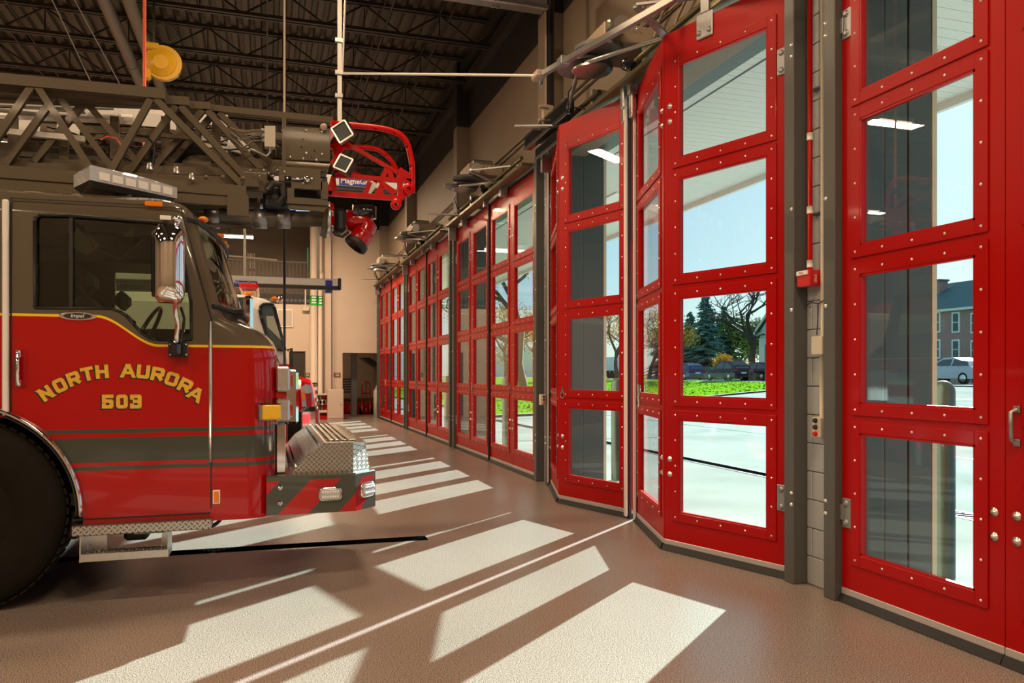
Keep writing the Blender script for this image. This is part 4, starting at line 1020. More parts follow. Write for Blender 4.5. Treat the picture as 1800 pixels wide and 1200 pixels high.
# mirror
MY = 5.12
def mp(u, v, Y=MY): return P(u, v, Y)
c = mp(298, 464); hw = (mp(326, 464)-mp(271, 464)).x/2; hh = (mp(298, 396)-mp(298, 532)).z/2
mir = MB()
rings = []
for k in range(13):
    t = k/12; zz = c.z-hh+2*hh*t; s = 1-abs(2*t-1)**7*.16 if 0 < k < 12 else .72; s2 = 1-.5*abs(2*t-1)**6
    rings.append([(c.x+hw*s*(abs(cos(a))**.7)*(1 if cos(a) > 0 else -1), MY+.09*s2*(abs(sin(a))**.8)*(1 if sin(a) > 0 else -1), zz) for a in [2*pi*j/24 for j in range(24)]])
mir.loft(rings).obj('mirror_shell', M['chrome'], truck, fix=True)
MB().loft([[(x-.018, y+.03, z) for (x, y, z) in r] for r in rings[1:-1]]).obj('mirror_housing', M['blackgloss'], truck, fix=True)
MB().tube([mp(311, 384, MY), mp(311, 402, MY)], .016, 10).ell(mp(311, 386, MY), .025, .025, .025).obj('mirror_knuckle', M['chrome'], truck)
MB().tube([mp(308, 530), mp(309, 552, 5.15), mp(313, 570, 5.2), mp(311, 585, 5.25), mp(309, 603, 5.28)], .015, 10).obj('mirror_arm', M['chrome'], truck)
MB().tube([mp(318, 540, 5.2), mp(324, 560, 5.25), mp(319, 600, 5.33)], .009, 6).obj('mirror_cable', M['black'], truck)
a, b = P(295, 600, 5.33), P(330, 627, 5.33)
mk = MB().box(a.x, b.x, 5.34, YT, b.z, a.z, bv=.004).box(a.x+.035, b.x-.035, 5.25, 5.34, b.z, a.z, bv=.02).obj('mirror_bracket', M['blackgloss'], truck)
for x in (a.x+.012, b.x-.012):
    for z in (a.z-.015, b.z+.015): MB().dome((x, 5.34, z), (0, -1, 0), .007, .006).obj('bracket_bolt', M['chrome'], mk)
# lightbar (V-shaped pair)
dirb = Vector((.763, .647, 0)); nb = Vector((.647, -.763, 0))
for s in (1, -1):
    p0 = P(167, 330, 5.52); st0 = Vector((p0.x-.03, 5.52, 2.635)); D2, N2 = dirb.copy(), nb.copy()
    if s < 0: st0.y = 2*YM-st0.y; D2.y *= -1; N2.y *= -1
    L_ = .60; wd = .30
    def at(d, n, z): return st0+D2*d+N2*(-n)+Vector((0, 0, z))
    base = MB().loft([[at(0.03, .02, .02), at(L_, 0.02, .02), at(L_, wd-.02, .02), at(.1, wd-.02, .02)], [at(0, 0, .06), at(L_+.0, 0, .06), at(L_, wd, .06), at(.06, wd, .06)]], smooth=False).obj('lightbar_base', M['blackmetal'], truck, fix=True)
    MB().loft([[at(0, 0, .06), at(L_*.62, -.0, .06), at(L_+.02, .0, .06), at(L_+.02, wd, .06), at(.06, wd, .06)], [at(0, 0, .145), at(L_*.62, 0, .145), at(L_+.02, .0, .135), at(L_+.02, wd, .135), at(.06, wd, .145)], [at(.02, .03, .165), at(L_*.62, .03, .165), at(L_-.0, .03, .150), at(L_-.0, wd-.03, .15), at(.08, wd-.03, .165)]], smooth=False).obj('lightbar_lens', M['lens'], base, fix=True)
    for k in range(6): a = at(.06+.09*k, -.004, .075); MB().prism([a, a+D2*.07, a+D2*.07+Vector((0, 0, .05)), a+Vector((0, 0, .05))], tuple(N2*-.01)).obj('led_module', M['labelwhite'], base, fix=True)
    a = at(.28, .08, -.04); MB().box(a.x-.05, a.x+.05, a.y-.05, a.y+.05, 2.60, 2.66).obj('lightbar_foot', M['blackmetal'], base)
# cab interior
for (x, y) in ((-1.15, 5.95), (-1.15, 7.3), (-2.4, 5.95), (-2.4, 7.3)):
    s = MB().box(x-.10, x+.05, y-.24, y+.24, 1.35, 1.98, bv=.06).box(x-.08, x+.03, y-.13, y+.13, 2.0, 2.16, bv=.05).box(x-.05, x+.45, y-.25, y+.25, 1.25, 1.38, bv=.04).obj('seat', M['black'], truck)
MB().box(-.62, -.22, 5.6, 7.75, 1.35, 1.72, bv=.08).box(-.95, -.40, 6.35, 6.95, .75, 1.80, bv=.08).obj('dashboard', M['black'], truck)
sw = []
for k in range(25):
    t = 2*pi*k/24; sw.append((-.82+.10*sin(t), 5.95+.23*cos(t), 1.72+.20*sin(t)))
MB().tube(sw, .014, 6, False).tube([(-.82, 5.95, 1.72), (-.6, 5.95, 1.55)], .03, 8).tube([(-.82, 5.72, 1.72), (-.82, 6.18, 1.72)], .012, 6).obj('steering_wheel', M['blackgloss'], truck)
MB().prism([P(120, 430, 6.1), P(135, 400, 6.1), P(175, 430, 6.1), P(150, 448, 6.1)], (0, .02, 0)).obj('sun_visor', M['beige'], truck, fix=True)
MB().prism([P(205, 420, 6.3), P(235, 400, 6.3), P(235, 430, 6.3), P(215, 440, 6.3)], (0, .02, 0)).obj('sun_visor', M['beige'], truck, fix=True)
MB().box(-1.4, -.75, 6.3, 7.0, 2.28, 2.5, bv=.03).obj('overhead_console', M['black'], truck)
MB().tube([P(145, 395, 5.9), P(165, 435, 5.95), P(212, 455, 6), P(252, 420, 6)], .006, 5).obj('radio_cord', M['duct'], truck)

# ------------------------------------------------------------------ aerial ladder on the truck
YL, YL2 = 6.12, 7.20
def nested(n_, Yn, Yf, top, bot, diags, w_=.055, vert=()):
    """one ladder section: chords and diagonals given in pixels on its near side, mirrored on its far side"""
    S_ = MB()
    o = None
    for i, Y in enumerate((Yn, Yf)):
        f = lambda u, v: (lambda p: Vector((p.x, Y, p.z)))(P(u, v, Yn))
        mb = MB().beam(f(*top[0]), f(*top[1]), .07, w_*1.35).beam(f(*bot[0]), f(*bot[1]), .07, w_*1.5)
        c = mb.obj(n_, M['ladder'], truck)
        for (a, b) in diags: MB().beam(f(*a), f(*b), .045, .045, up=(0, 1, 0)).obj('ladder_brace', M['ladder'], c)
        if i == 0: o = c
    return o
s1 = nested('ladder_section', 6.12, 7.24, [(-160, 125), (290, 167)], [(-160, 290), (433, 338)],
       [((57, 152), (-10, 250)), ((66, 152), (165, 305)), ((265, 175), (196, 300)), ((274, 175), (425, 325)), ((-60, 140), (-20, 230))], .055)
s2 = nested('ladder_section', 6.22, 7.14, [(-160, 150), (333, 180)], [(-160, 300), (455, 322)],
       [((313, 182), (440, 322)), ((313, 182), (222, 310)), ((100, 165), (200, 300)), ((100, 165), (10, 290))], .045)
s3 = nested('ladder_section', 6.32, 7.04, [(-160, 165), (370, 188)], [(-160, 290), (470, 305)],
       [((360, 190), (465, 305)), ((360, 190), (270, 295)), ((150, 178), (245, 290)), ((150, 178), (60, 285))], .040)
s4 = nested('ladder_section', 6.40, 6.96, [(330, 187), (585, 213)], [(-160, 280), (500, 300)], [((380, 195), (480, 290)), ((380, 195), (300, 285))], .035)
# long flat side plates, rails and tubes seen inside the truss
def pbeam(u0, v0, u1, v1, Y, w_, h_, m, n, par=None): return MB().beam(P(u0, v0, Y), P(u1, v1, Y), w_, h_).obj(n, M[m], par or s1)
pbeam(-100, 316, 435, 352, 6.13, .06, .11, 'ladder', 'lower_chord_plate')
pbeam(-100, 288, 430, 335, 6.2, .05, .05, 'ladder', 'lower_chord_plate')
pbeam(-100, 168, 150, 192, 6.5, .05, .06, 'alu', 'hydraulic_tube')
pbeam(-100, 195, 235, 210, 6.6, .10, .05, 'alu', 'hydraulic_tube')
pbeam(0, 182, 200, 188, 6.45, .04, .035, 'seal', 'hydraulic_tube')
pbeam(10, 231, 150, 245, 6.3, .04, .04, 'seal', 'hydraulic_tube')
pbeam(235, 233, 340, 243, 6.25, .03, .03, 'ladder', 'drilled_bar')
pbeam(-50, 262, 560, 300, 6.8, .30, .06, 'ladder', 'base_plate')
for (u0, v0, u1, v1, Y) in ((150, 200, 215, 205, 6.9), (250, 210, 310, 217, 6.9), (310, 250, 345, 258, 6.9), (345, 205, 400, 212, 6.9), (400, 252, 440, 262, 6.9), (100, 225, 140, 232, 6.9), (180, 195, 300, 205, 6.95), (355, 235, 425, 245, 6.95), (30, 218, 70, 224, 6.9), (350, 262, 400, 270, 6.85)):
    a, b = P(u0, v0, Y), P(u1, v1, Y)
    MB().beam(a, b, .02, .11).obj('white_side_panel', M['labelwhite'], s2)
for k in range(17):   # rungs
    u = -60+32*k; a = P(u, 305+.03*u, 6.32); MB().tube([(a.x, 6.32, a.z), (a.x, 7.04, a.z)], .018, 8).obj('rung', M['ladder'], s3)
for k in range(5):
    u = 20+90*k; a = P(u, 240, 6.4); MB().box(a.x-.03, a.x+.03, 6.42, 6.46, a.z-.16, a.z+.16).obj('upright', M['ladder'], s4)
random.seed(3)
for k in range(16):   # hoses and cables in the truss
    u0 = random.uniform(0, 420); v0 = 215+random.uniform(-20, 70)
    Y = random.uniform(6.4, 6.9); p = [P(u0+random.uniform(25, 45)*i, v0+random.uniform(-10, 14)+4*i, Y) for i in range(4)]
    MB().tube(p, .008, 5).obj('hydraulic_hose', M['black'], s3)
MB().tube([P(258, 240, 6.2), P(272, 255, 6.2), P(270, 285, 6.2), P(262, 300, 6.2)], .010, 6).obj('green_plug_cable', M['black'], s1)
MB().tube([P(177, 246, 6.3), P(188, 240, 6.3), P(205, 243, 6.3), P(213, 255, 6.3)], .006, 5).obj('red_wire', M['cord'], s1)
MB().lathe(P(330, 270, 6.5), (.2, 1, .6), [(0, .14), (.02, .15), (.03, .06), (.05, .05)], 20).obj('pulley', M['black'], s2)
MB().lathe(P(345, 288, 6.4), (.2, 1, -.7), [(0, .11), (.02, .11)], 20).obj('pulley', M['duct'], s2)
MB().lathe(P(262, 270, 6.5), (1, .3, 0), [(0, .05), (.03, .05)], 14).obj('pulley', M['black'], s2)
for (u, v) in ((427, 314), (391, 312), (362, 312)): MB().dome(P(u, v, 6.08), (0, -1, 0), .018, .02, 10).obj('chord_bolt', M['ladder'], s1)
for (u, v) in ((310, 305), (337, 316), (263, 298)): MB().lathe(P(u, v, 6.05), (0, 0, 1), [(0, .022), (.03, .022), (.05, .012)], 10).obj('grease_fitting', M['galv'], s1)
a = P(412, 355, 6.1); MB().box(a.x-.05, a.x+.10, 6.08, 6.14, a.z-.10, a.z+.05).obj('bracket', M['ladder'], s1)
# tip box plates
tb_ = MB().prism([P(501, 222, 6.2), P(580, 226, 6.2), P(580, 283, 6.2), P(501, 280, 6.2)], (0, .03, 0)).obj('tip_plate', M['ladder'], truck, fix=True)
MB().prism([P(496, 205, 6.18), P(503, 206, 6.18), P(503, 300, 6.18), P(496, 300, 6.18)], (0, .05, 0)).obj('tip_upright', M['ladder'], tb_, fix=True)
for (u, v) in ((538, 229), (566, 232), (538, 269), (566, 271), (510, 276), (533, 279), (556, 281), (497, 229), (497, 270), (499, 283)): MB().dome(P(u, v, 6.19), (0, -1, 0), .010, .01, 8).obj('tip_bolt', M['alu'], tb_)
for (u, v) in ((532, 244), (553, 265), (530, 258), (548, 277)): MB().dome(P(u, v, 6.195), (0, -1, 0), .007, .003, 8).obj('tip_hole', M['black'], tb_)
MB().dome(P(569, 223, 6.16), (0, -1, 0), .028, .02, 14).obj('tip_knob', M['beige'], tb_)
MB().prism([P(500, 283, 6.25), P(580, 288, 6.25), P(575, 300, 6.2), P(505, 298, 6.2)], (0, .4, 0)).obj('tip_deck', M['ladder'], tb_, fix=True)
jb_ = MB().prism([P(465, 221, 6.14), P(484, 221, 6.14), P(484, 258, 6.14), P(465, 257, 6.14)], (0, .08, 0)).obj('terminal_box', M['cream'], truck, fix=True)
for i, v in enumerate((229, 238, 247)):
    MB().tube([P(466, v, 6.16), P(459, v, 6.16)], .014, 8).obj('gland', M['galv'], jb_)
    MB().tube([P(460, v, 6.16), P(445, v, 6.16), P(433, v+3+3*i, 6.18), P(420+3*i, v+1+6*i, 6.2), P(405, 225+8*i, 6.3)], .007, 6).obj('terminal_cable', M['duct'], jb_)
MB().tube([P(475, 258, 6.16), P(475, 268, 6.16), P(468, 275, 6.16), P(455, 268, 6.16), P(440, 262, 6.2)], .010, 6).obj('terminal_cable', M['galv'], jb_)
# lower tip casting with cut-outs
lp = wall = None
x0, x1 = P(505, 0, 6.15).x, P(576, 0, 6.15).x; Zf = lambda v: P(540, v, 6.15).z
xs = lambda u: P(u, 330, 6.15).x
m_ = MB()
def pl(u0, v0, u1, v1): m_.box(xs(u0), xs(u1), 6.13, 6.17, Zf(v1), Zf(v0))
pl(490, 297, 563, 313); pl(512, 313, 560, 333); pl(505, 333, 517, 349); pl(564, 318, 576, 350); pl(505, 349, 576, 360); pl(560, 313, 566, 333); pl(490, 313, 500, 322)
MB().box(xs(492), xs(578), 6.30, 6.34, Zf(352), Zf(300)).obj('valve_or_mask_block', M['blackmetal'], truck)  # added black plate behind the casting, masks the far roof lamp
lp = m_.obj('tip_casting', M['ladder'], truck)
MB().prism([P(505, 360, 6.15), P(576, 362, 6.15), P(570, 372, 6.15), P(512, 366, 6.15)], (0, .03, 0)).obj('casting_foot', M['ladder'], lp, fix=True)
for (u, v) in ((500, 302), (505, 313), (532, 315), (533, 322), (548, 314)): MB().dome(P(u, v, 6.12), (0, -1, 0), .009, .01, 8).obj('casting_bolt', M['alu'], lp)
MB().lathe(P(539, 315, 6.12), (0, -1, 0), [(0, .022), (.02, .022), (.025, .008)], 12).obj('pin', M['chrome'], lp)
MB().tube([P(513, 314, 6.11), P(538, 315, 6.11)], .009, 6).obj('pin', M['chrome'], lp)
MB().tube([P(470, 335, 6.2), P(480, 322, 6.2), P(495, 325, 6.2), P(500, 345, 6.2), P(488, 358, 6.2), P(472, 352, 6.2)], .03, 8).obj('hose_loop', M['black'], lp)
MB().box(xs(462), xs(507), 6.3, 6.5, Zf(362), Zf(322), bv=.02).obj('valve_or_mask_block', M['blackmetal'], lp)
MB().box(xs(420), xs(470), 6.25, 6.45, Zf(338), Zf(303), bv=.01).obj('valve_or_mask_block', M['ladder'], lp)
for k in range(7):
    u = 440+8*k; MB().dome(P(u, 300+5*(k % 3), 6.15), (0, -1, 0), .012, .02, 8).obj('fitting', M['galv'], lp)
# waterway pipe below
ww = MB().tube([P(360, 383, 6.45), P(566, 385, 6.45)], .062, 16).obj('waterway_pipe', M['duct'], truck)
MB().tube([P(360, 371, 6.45), P(520, 374, 6.45)], .022, 8).obj('guide_tube', M['blackmetal'], ww)
MB().tube([P(360, 395, 6.40), P(443, 398, 6.40)], .018, 8).obj('guide_tube', M['duct'], ww)
for (u0, u1) in ((363, 386), (447, 469), (487, 510)):
    MB().lathe(P(u0, 384, 6.45), tuple(P(u1, 384.3, 6.45)-P(u0, 384, 6.45)), [(0, .076), (.004, .080), ((P(u1, 0, 6.45)-P(u0, 0, 6.45)).x, .080)], 20).obj('pipe_clamp', M['galv'], ww)
MB().prism([P(560, 366, 6.4), P(576, 362, 6.4), P(578, 408, 6.4), P(566, 403, 6.4)], (0, .3, 0)).obj('end_gusset', M['ladder'], ww, fix=True)
# red tip frame: curved guard rails in two planes
def bend(pts, n=6):  # rounded polyline through px points with quadratic corner smoothing
    out = []
    for i in range(len(pts)):
        if i in (0, len(pts)-1): out.append(pts[i]); continue
        a, b, c = pts[i-1], pts[i], pts[i+1]
        for k in range(n+1):
            t = k/n; A_ = ((a[0]+b[0])/2, (a[1]+b[1])/2); C_ = ((b[0]+c[0])/2, (b[1]+c[1])/2)
            if i == 1 and k == 0: pass
            out.append(((1-t)**2*A_[0]+2*t*(1-t)*b[0]+t*t*C_[0], (1-t)**2*A_[1]+2*t*(1-t)*b[1]+t*t*C_[1]))
    return out
outer = [(583, 217), (640, 222), (676, 226), (712, 238), (724, 280), (725, 310), (725, 338)]
rf = MB().tube([P(u, v, 6.30) for u, v in bend(outer)], .024, 10).obj('tip_guard', M['redtip'], truck)
far = lambda L_: [Vector((p.x, 6.95, p.z)) for p in [P(u, v, 6.30) for u, v in L_]]
inn = [(585, 259), (640, 258), (668, 262), (692, 285), (702, 312), (703, 330)]
MB().tube([P(u, v, 6.32) for u, v in bend(inn)], .019, 10).obj('guard_rail', M['redtip'], rf)
def rbeam(u0, v0, u1, v1, w_=.045, Y=6.30, m='redtip', n='guard_bar', h_=.04): return MB().beam(P(u0, v0, Y), P(u1, v1, Y), h_, w_, up=(0, 1, 0) if abs(v1-v0) > abs(u1-u0) else (0, 0, 1)).obj(n, M[m], rf)
rbeam(605, 250, 702, 305, .026); rbeam(585, 308, 724, 319, .034); rbeam(577, 340, 705, 349, .038)
rbeam(700, 300, 724, 315, .06); rbeam(703, 300, 703, 352, .05); rbeam(585, 215, 585, 262, .03); rbeam(596, 245, 590, 310, .03); rbeam(670, 322, 695, 340, .04)
rbeam(668, 322, 680, 296, .03); rbeam(684, 296, 690, 320, .02); rbeam(645, 342, 660, 322, .02, m='seal'); rbeam(722, 330, 702, 352, .03); rbeam(583, 290, 600, 260, .04); rbeam(586, 312, 578, 342, .04)
rbeam(610, 300, 640, 312, .03, 6.6); rbeam(640, 345, 650, 320, .03)
MB().prism([P(655, 347, 6.29), P(668, 322, 6.29), P(674, 325, 6.29), P(674, 346, 6.29)], (0, .02, 0)).obj('gusset', M['redtip'], rf, fix=True)
MB().lathe(P(697, 358, 6.26), (0, 1, 0), [(0, .016), (0, .042), (.05, .042), (.05, .016), (0, .016)], 18, cap=False).obj('eyelet', M['redtip'], rf)
MB().lathe(P(718, 332, 6.26), (0, 1, 0), [(0, .02), (0, .045), (.05, .045), (.05, .02), (0, .02)], 18, cap=False).obj('eyelet', M['redtip'], rf)
MB().prism([P(577, 330, 6.29), P(585, 300, 6.29), P(590, 312, 6.29), P(593, 342, 6.29), P(577, 342, 6.29)], (0, .02, 0)).obj('gusset', M['redtip'], rf, fix=True)
MB().prism([P(584, 225, 6.29), P(598, 235, 6.29), P(598, 262, 6.29), P(603, 278, 6.29), P(588, 290, 6.29), P(583, 250, 6.29)], (0, .02, 0)).obj('gusset', M['redtip'], rf, fix=True)
for x in (P(590, 0, 6.3).x, P(720, 320, 6.3).x, P(660, 325, 6.3).x):
    z = P(600, 217, 6.3).z if x < P(600, 0, 6.3).x else P(700, 322, 6.3).z
    MB().tube([(x, 6.3, z), (x, 6.5, z)], .018, 8).obj('cross_tube', M['redtip'], rf)
# spotlights
for (u, v, r, sz, lb_) in ((605, 232, -32, 1.0, 'upper'), (607, 292, 28, .92, 'lower')):
    c = P(u, v, 6.12); h_ = .062*sz; rr_ = radians(r)
    ax = Vector((cos(rr_), -.35, -sin(rr_)*-1)).normalized() if False else None
    Rm = Matrix.Rotation(rr_, 3, 'Y') @ Matrix.Rotation(radians(-28), 3, 'Z')
    mb = MB(); vs = [Rm @ Vector((x*h_, y*.045, z*h_))+c for x in (-1, 1) for y in (-1, 1) for z in (-1, 1)]
    mb.add(vs, [(0,1,3,2), (4,6,7,5), (0,4,5,1), (2,3,7,6), (0,2,6,4), (1,5,7,3)])
    sp_ = mb.obj('spotlight', M['blackmetal'], truck, fix=True); sp_['label'] = lb_+' spotlight at the ladder tip'
    mb = MB(); vs = [Rm @ Vector((x*h_*.84, -.046+y*.004, z*h_*.84))+c for x in (-1, 1) for y in (-1, 1) for z in (-1, 1)]
    mb.add(vs, [(0,1,3,2), (4,6,7,5), (0,4,5,1), (2,3,7,6), (0,2,6,4), (1,5,7,3)]); mb.obj('lens', M['spotlens'], sp_, fix=True)
    mb = MB()
    for (a_, b_) in (((-1, -1), (1, -1)), ((1, -1), (1, 1)), ((1, 1), (-1, 1)), ((-1, 1), (-1, -1))):
        mb.beam(Rm @ Vector((a_[0]*h_, -.05, a_[1]*h_))+c, Rm @ Vector((b_[0]*h_, -.05, b_[1]*h_))+c, .012, .012)
    mb.obj('bezel', M['alu'], sp_)
    MB().tube([c+Vector((0, .04, 0)), c+Vector((-.07, .12, -.02)), c+Vector((-.09, .2, -.06))], .012, 6).obj('mount_arm', M['black'], sp_)
# monitor nozzle
mon = MB().lathe(P(574, 386, 6.45), (1, 0, 0), [(0, .14), (.02, .145), (.025, .145)], 24).obj('monitor_nozzle', M['alu'], truck); mon['label'] = 'red water monitor under the ladder tip'
MB().lathe(P(578, 386, 6.45), (1, 0, 0), [(0, .135), (.035, .135)], 24).obj('flange', M['redtruck'], mon)
MB().box(P(587, 0, 6.4).x, P(607, 0, 6.4).x, 6.30, 6.45, P(595, 411, 6.4).z, P(595, 368, 6.4).z, bv=.03).obj('motor', M['black'], mon)
MB().tube([P(610, 388, 6.42), P(625, 386, 6.40), P(640, 388, 6.40), P(646, 398, 6.40), P(640, 412, 6.38), P(633, 425, 6.38)], .075, 16).obj('elbow', M['redtruck'], mon)
MB().lathe(P(610, 388, 6.42), (1, 0, 0), [(0, .09), (.05, .09), (.055, .07)], 20).obj('collar', M['redtruck'], mon)
MB().lathe(P(641, 408, 6.38), tuple(P(624, 432, 6.36)-P(641, 408, 6.38)), [(0, .08), (.03, .088), (.10, .088), (.12, .075)], 20).obj('nozzle_body', M['redtruck'], mon)
MB().lathe(P(630, 425, 6.37), tuple(P(618, 440, 6.36)-P(630, 425, 6.37)), [(0, .09), (.02, .098), (.05, .098), (.055, .075), (.02, .06)], 24).obj('nozzle_tip', M['black'], mon)
MB().tube([P(620, 370, 6.35), P(655, 372, 6.35)], .052, 14).obj('motor', M['blackgloss'], mon)
MB().lathe(P(655, 378, 6.35), (0, 0, 1), [(-.03, .03), (.07, .03)], 12).obj('fitting', M['chrome'], mon)
for v in (372, 377, 398, 404): MB().dome(P(584, v, 6.30), (0, -1, 0), .015, .015, 8).obj('flange_bolt', M['galv'], mon)
MB().tube([P(584, 404, 6.35), P(590, 412, 6.3), P(602, 416, 6.3), P(612, 408, 6.35)], .012, 6).obj('wire', M['black'], mon)
# ------------------------------------------------------------------ exhaust rails
er = thing('exhaust_rail', 'exhaust extraction rail with blue lettered label seen through the red ladder tip frame', 'exhaust rail', (0, 8.6, 3.7), 'exhaust extraction rails')
pL, pR = P(560, 312, 8.6), P(722, 330, 8.6)
z1, z0 = P(640, 313, 8.6).z, P(640, 331, 8.6).z
MB().box(-6, pR.x, 8.55, 8.70, z0, z1, bv=.01).obj('rail', M['seal'], er)
MB().box(-6, pR.x, 8.57, 8.68, z0-.05, z0, bv=.01).obj('rail_slot', M['blackmetal'], er)
c0, c1 = P(596, 0, 8.55), P(652, 0, 8.55)
lb = MB().box(c0.x, c1.x, 8.546, 8.551, z0+.005, z1-.01).obj('label', M['blue'], er)
text('label_lettering', 'MagneGrip', M['labelwhite'], lb, .078, ((c0.x+c1.x)/2+.02, 8.5445, (z0+z1)/2-.002), (1, 0, 0), (0, 0, 1), depth=.0006, bold=.002)
MB().tube([(pt.x, 8.6, z1), (pt.x, 8.6, 3.9)], .02, 8).obj('hanger', M['seal'], er)
Y2 = 18.5
e2 = thing('exhaust_rail', 'white exhaust extraction rail with blue end cap beyond the second truck', 'exhaust rail', (-2, Y2, 3.5), 'exhaust extraction rails')
a, b = P(405, 486, Y2), P(594, 492, Y2)
zt, zb_ = P(500, 487, Y2).z, P(500, 500, Y2).z
MB().box(-8, b.x, Y2, Y2+.22, zb_, zt, bv=.015).obj('rail', M['seal'], e2)
MB().box(-8, b.x, Y2, Y2+.14, zb_-.085, zb_).obj('rail_slot', M['blackmetal'], e2)
MB().box(P(572, 0, Y2).x, P(584, 0, Y2).x, Y2-.02, Y2+.24, zb_-.03, zt-.04).obj('blue_band', M['blue'], e2)
MB().box(P(572, 0, Y2).x, P(584, 0, Y2).x, Y2-.02, Y2+.2, zb_-.15, zb_-.10).obj('blue_band', M['blue'], e2)
MB().box(b.x, b.x+.08, Y2+.02, Y2+.2, zb_-.08, zt+.03, bv=.02).obj('end_stop', M['blackmetal'], e2)
MB().box(P(413, 0, Y2).x, P(452, 0, Y2).x, Y2-.03, Y2, zb_-.09, zb_+.05).obj('label', M['blue'], e2)
text('label_lettering', 'MagneGrip', M['labelwhite'], e2, .10, (P(432, 0, Y2).x, Y2-.032, zb_+.0), (1, 0, 0), (0, 0, 1), depth=.001)
for x in (P(560, 0, Y2).x, P(430, 0, Y2).x, P(300, 0, Y2).x): MB().box(x-.03, x+.03, Y2+.08, Y2+.12, zt, 7.0).obj('hanger', M['galv'], e2)
# hanging cords, reel
p = P(498, 0, 8.2)
c = thing('drop_cord', 'long thin cord hanging from the roof past the ladder to the truck nose', 'cord', (p.x, 8.2, 7.4))
q = P(500, 700, 8.2)
MB().tube([(q.x, 8.2, 7.4), (q.x, 8.2, 3.3)], .011, 6).obj('upper_cord', M['taupe'], c)
MB().tube([(q.x, 8.2, 3.3), (q.x, 8.2, q.z)], .013, 6).obj('lower_cord', M['black'], c)
p = P(254, 150, 8.6)
tag(MB().tube([(p.x, 8.6, 7.3), (p.x, 8.6, 3.4)], .016, 8).obj('red_cord', M['cord']), 'straight orange-red cord hanging from the roof in front of the yellow reel', 'cord')
p = P(284, 112, 12.0)
rl = thing('cord_reel', 'round yellow cord reel hanging under the dark roof', 'reel', tuple(p))
MB().lathe((p.x, p.y-.08, p.z), (0, 1, 0), [(-.01, .10), (0, .19), (.03, .215), (.16, .215), (.19, .19), (.20, .10)], 28).obj('drum', M['yellowplastic'], rl)
MB().lathe((p.x+.03, p.y-.06, p.z+.0), (0, 1, 0), [(0, .245), (.04, .25), (.08, .245)], 28).obj('rim', M['yellowplastic'], rl)
MB().box(p.x-.22, p.x-.02, p.y-.1, p.y+.1, p.z+.16, p.z+.26, bv=.02).obj('hanger_bracket', M['yellowplastic'], rl)
MB().box(p.x-.23, p.x-.13, p.y-.1, p.y+.02, p.z-.27, p.z-.1, bv=.03).obj('cord_guide', M['yellowplastic'], rl)
MB().tube([(p.x-.18, p.y, p.z-.27), (p.x-.18, p.y, p.z-1.4)], .012, 6).obj('cord', M['black'], rl)
text('reel_lettering', 'R E E L', M['black'], rl, .06, (p.x-.02, p.y-.096, p.z+.09), (1, 0, 0), (0, 0, 1), depth=.002) if False else None
MB().tube([(p.x+.05+.16*cos(t), p.y, p.z+.45+.14*sin(t)) for t in [pi*1.1-2*pi*k/14 for k in range(13)]], .014, 6).obj('cord_loop', M['black'], rl)
MB().beam((p.x-.1, p.y, p.z+.25), (p.x-.1, p.y, 7.0), .03).obj('drop_strut', M['joist'], rl)
# roof pipes along the bays
for i, (u, lab) in enumerate(((183, 'left'), (226, 'right'))):
    X = (6.55-CH)*CO*(u-470)/657
    t = thing('roof_pipe', lab+' of two fat painted pipes running under the roof deck', 'pipe', (X, 10, 6.55), 'roof pipes')
    MB().tube([(X, YB+.1, 6.55), (X, YF-.05, 6.55)], .088, 16).obj('pipe', M['duct'], t)
    for k in range(6): MB().tube([(X, 2+4*k, 6.55), (X, 2.12+4*k, 6.55)], .10, 16).obj('coupling', M['duct'], t)
for i, (u0, u1) in enumerate(((45, 130), (105, 190))):
    a, b = P(u0/2*1.0+20, 0, 11), P(u1, 140, 13)
    tag(MB().tube([(a.x, 10.5, 6.9), (b.x, 14.5, 6.2)], .010, 5).obj('roof_cable', M['galv']), ['left', 'right'][i]+' of two slanting steel cables under the roof at the upper left', 'cable', 'slanting roof cables')
# lamps
for i, (x, y, z, pw) in enumerate(LAMPS):
    t = thing('high_bay_lamp', 'warm LED roof lamp, %s row from the near wall, %s' % (['first', 'second', 'third', 'fourth', 'fifth', 'sixth', 'added to brighten the far wall, seventh'][sorted({l[1] for l in LAMPS}).index(y)], ['leftmost in its row', 'second in its row', 'third in its row'][sorted(l[0] for l in LAMPS if l[1] == y).index(x)]), 'lamp', (x, y, z), 'roof lamps')
    MB().box(x-.42, x+.42, y-.11, y+.11, z, z+.07, bv=.01).obj('lamp_case', M['white'], t)
    MB().box(x-.39, x+.39, y-.08, y+.08, z-.012, z).obj('lamp_lens', M['lamp'], t)
    for s in (-.35, .35): MB().tube([(x+s, y, z+.07), (x+s, y, 7.46)], .005, 4).obj('suspension', M['galv'], t)
# far strip light in the mezzanine opening
a, b = P(392, 414, YF+1.2), P(445, 418, YF+1.2)
t = thing('strip_light', 'glowing strip light hanging in the mezzanine opening', 'lamp', ((a.x+b.x)/2, YF+1.2, a.z+.1))
MB().box(a.x-.6, b.x, YF+1.15, YF+1.25, b.z-.03, b.z+.05).obj('tube_lamp', M['lamp'], t)
MB().box(a.x-.6, b.x, YF+1.15, YF+1.25, b.z+.05, b.z+.09).obj('lamp_case', M['white'], t)
for x in (a.x+.2, b.x-.3): MB().tube([(x, YF+1.2, b.z+.08), (x, YF+1.2, 7.4)], .015, 5).obj('suspension', M['galv'], t)
area_lamp((a.x+b.x)/2, YF+1.2, b.z-.06, 22, 1.5, .1); area_lamp(1.6, YF+1.5, mzB-.4, 30, .8, .8)  # second lamp has no fixture, added to brighten the storage nook
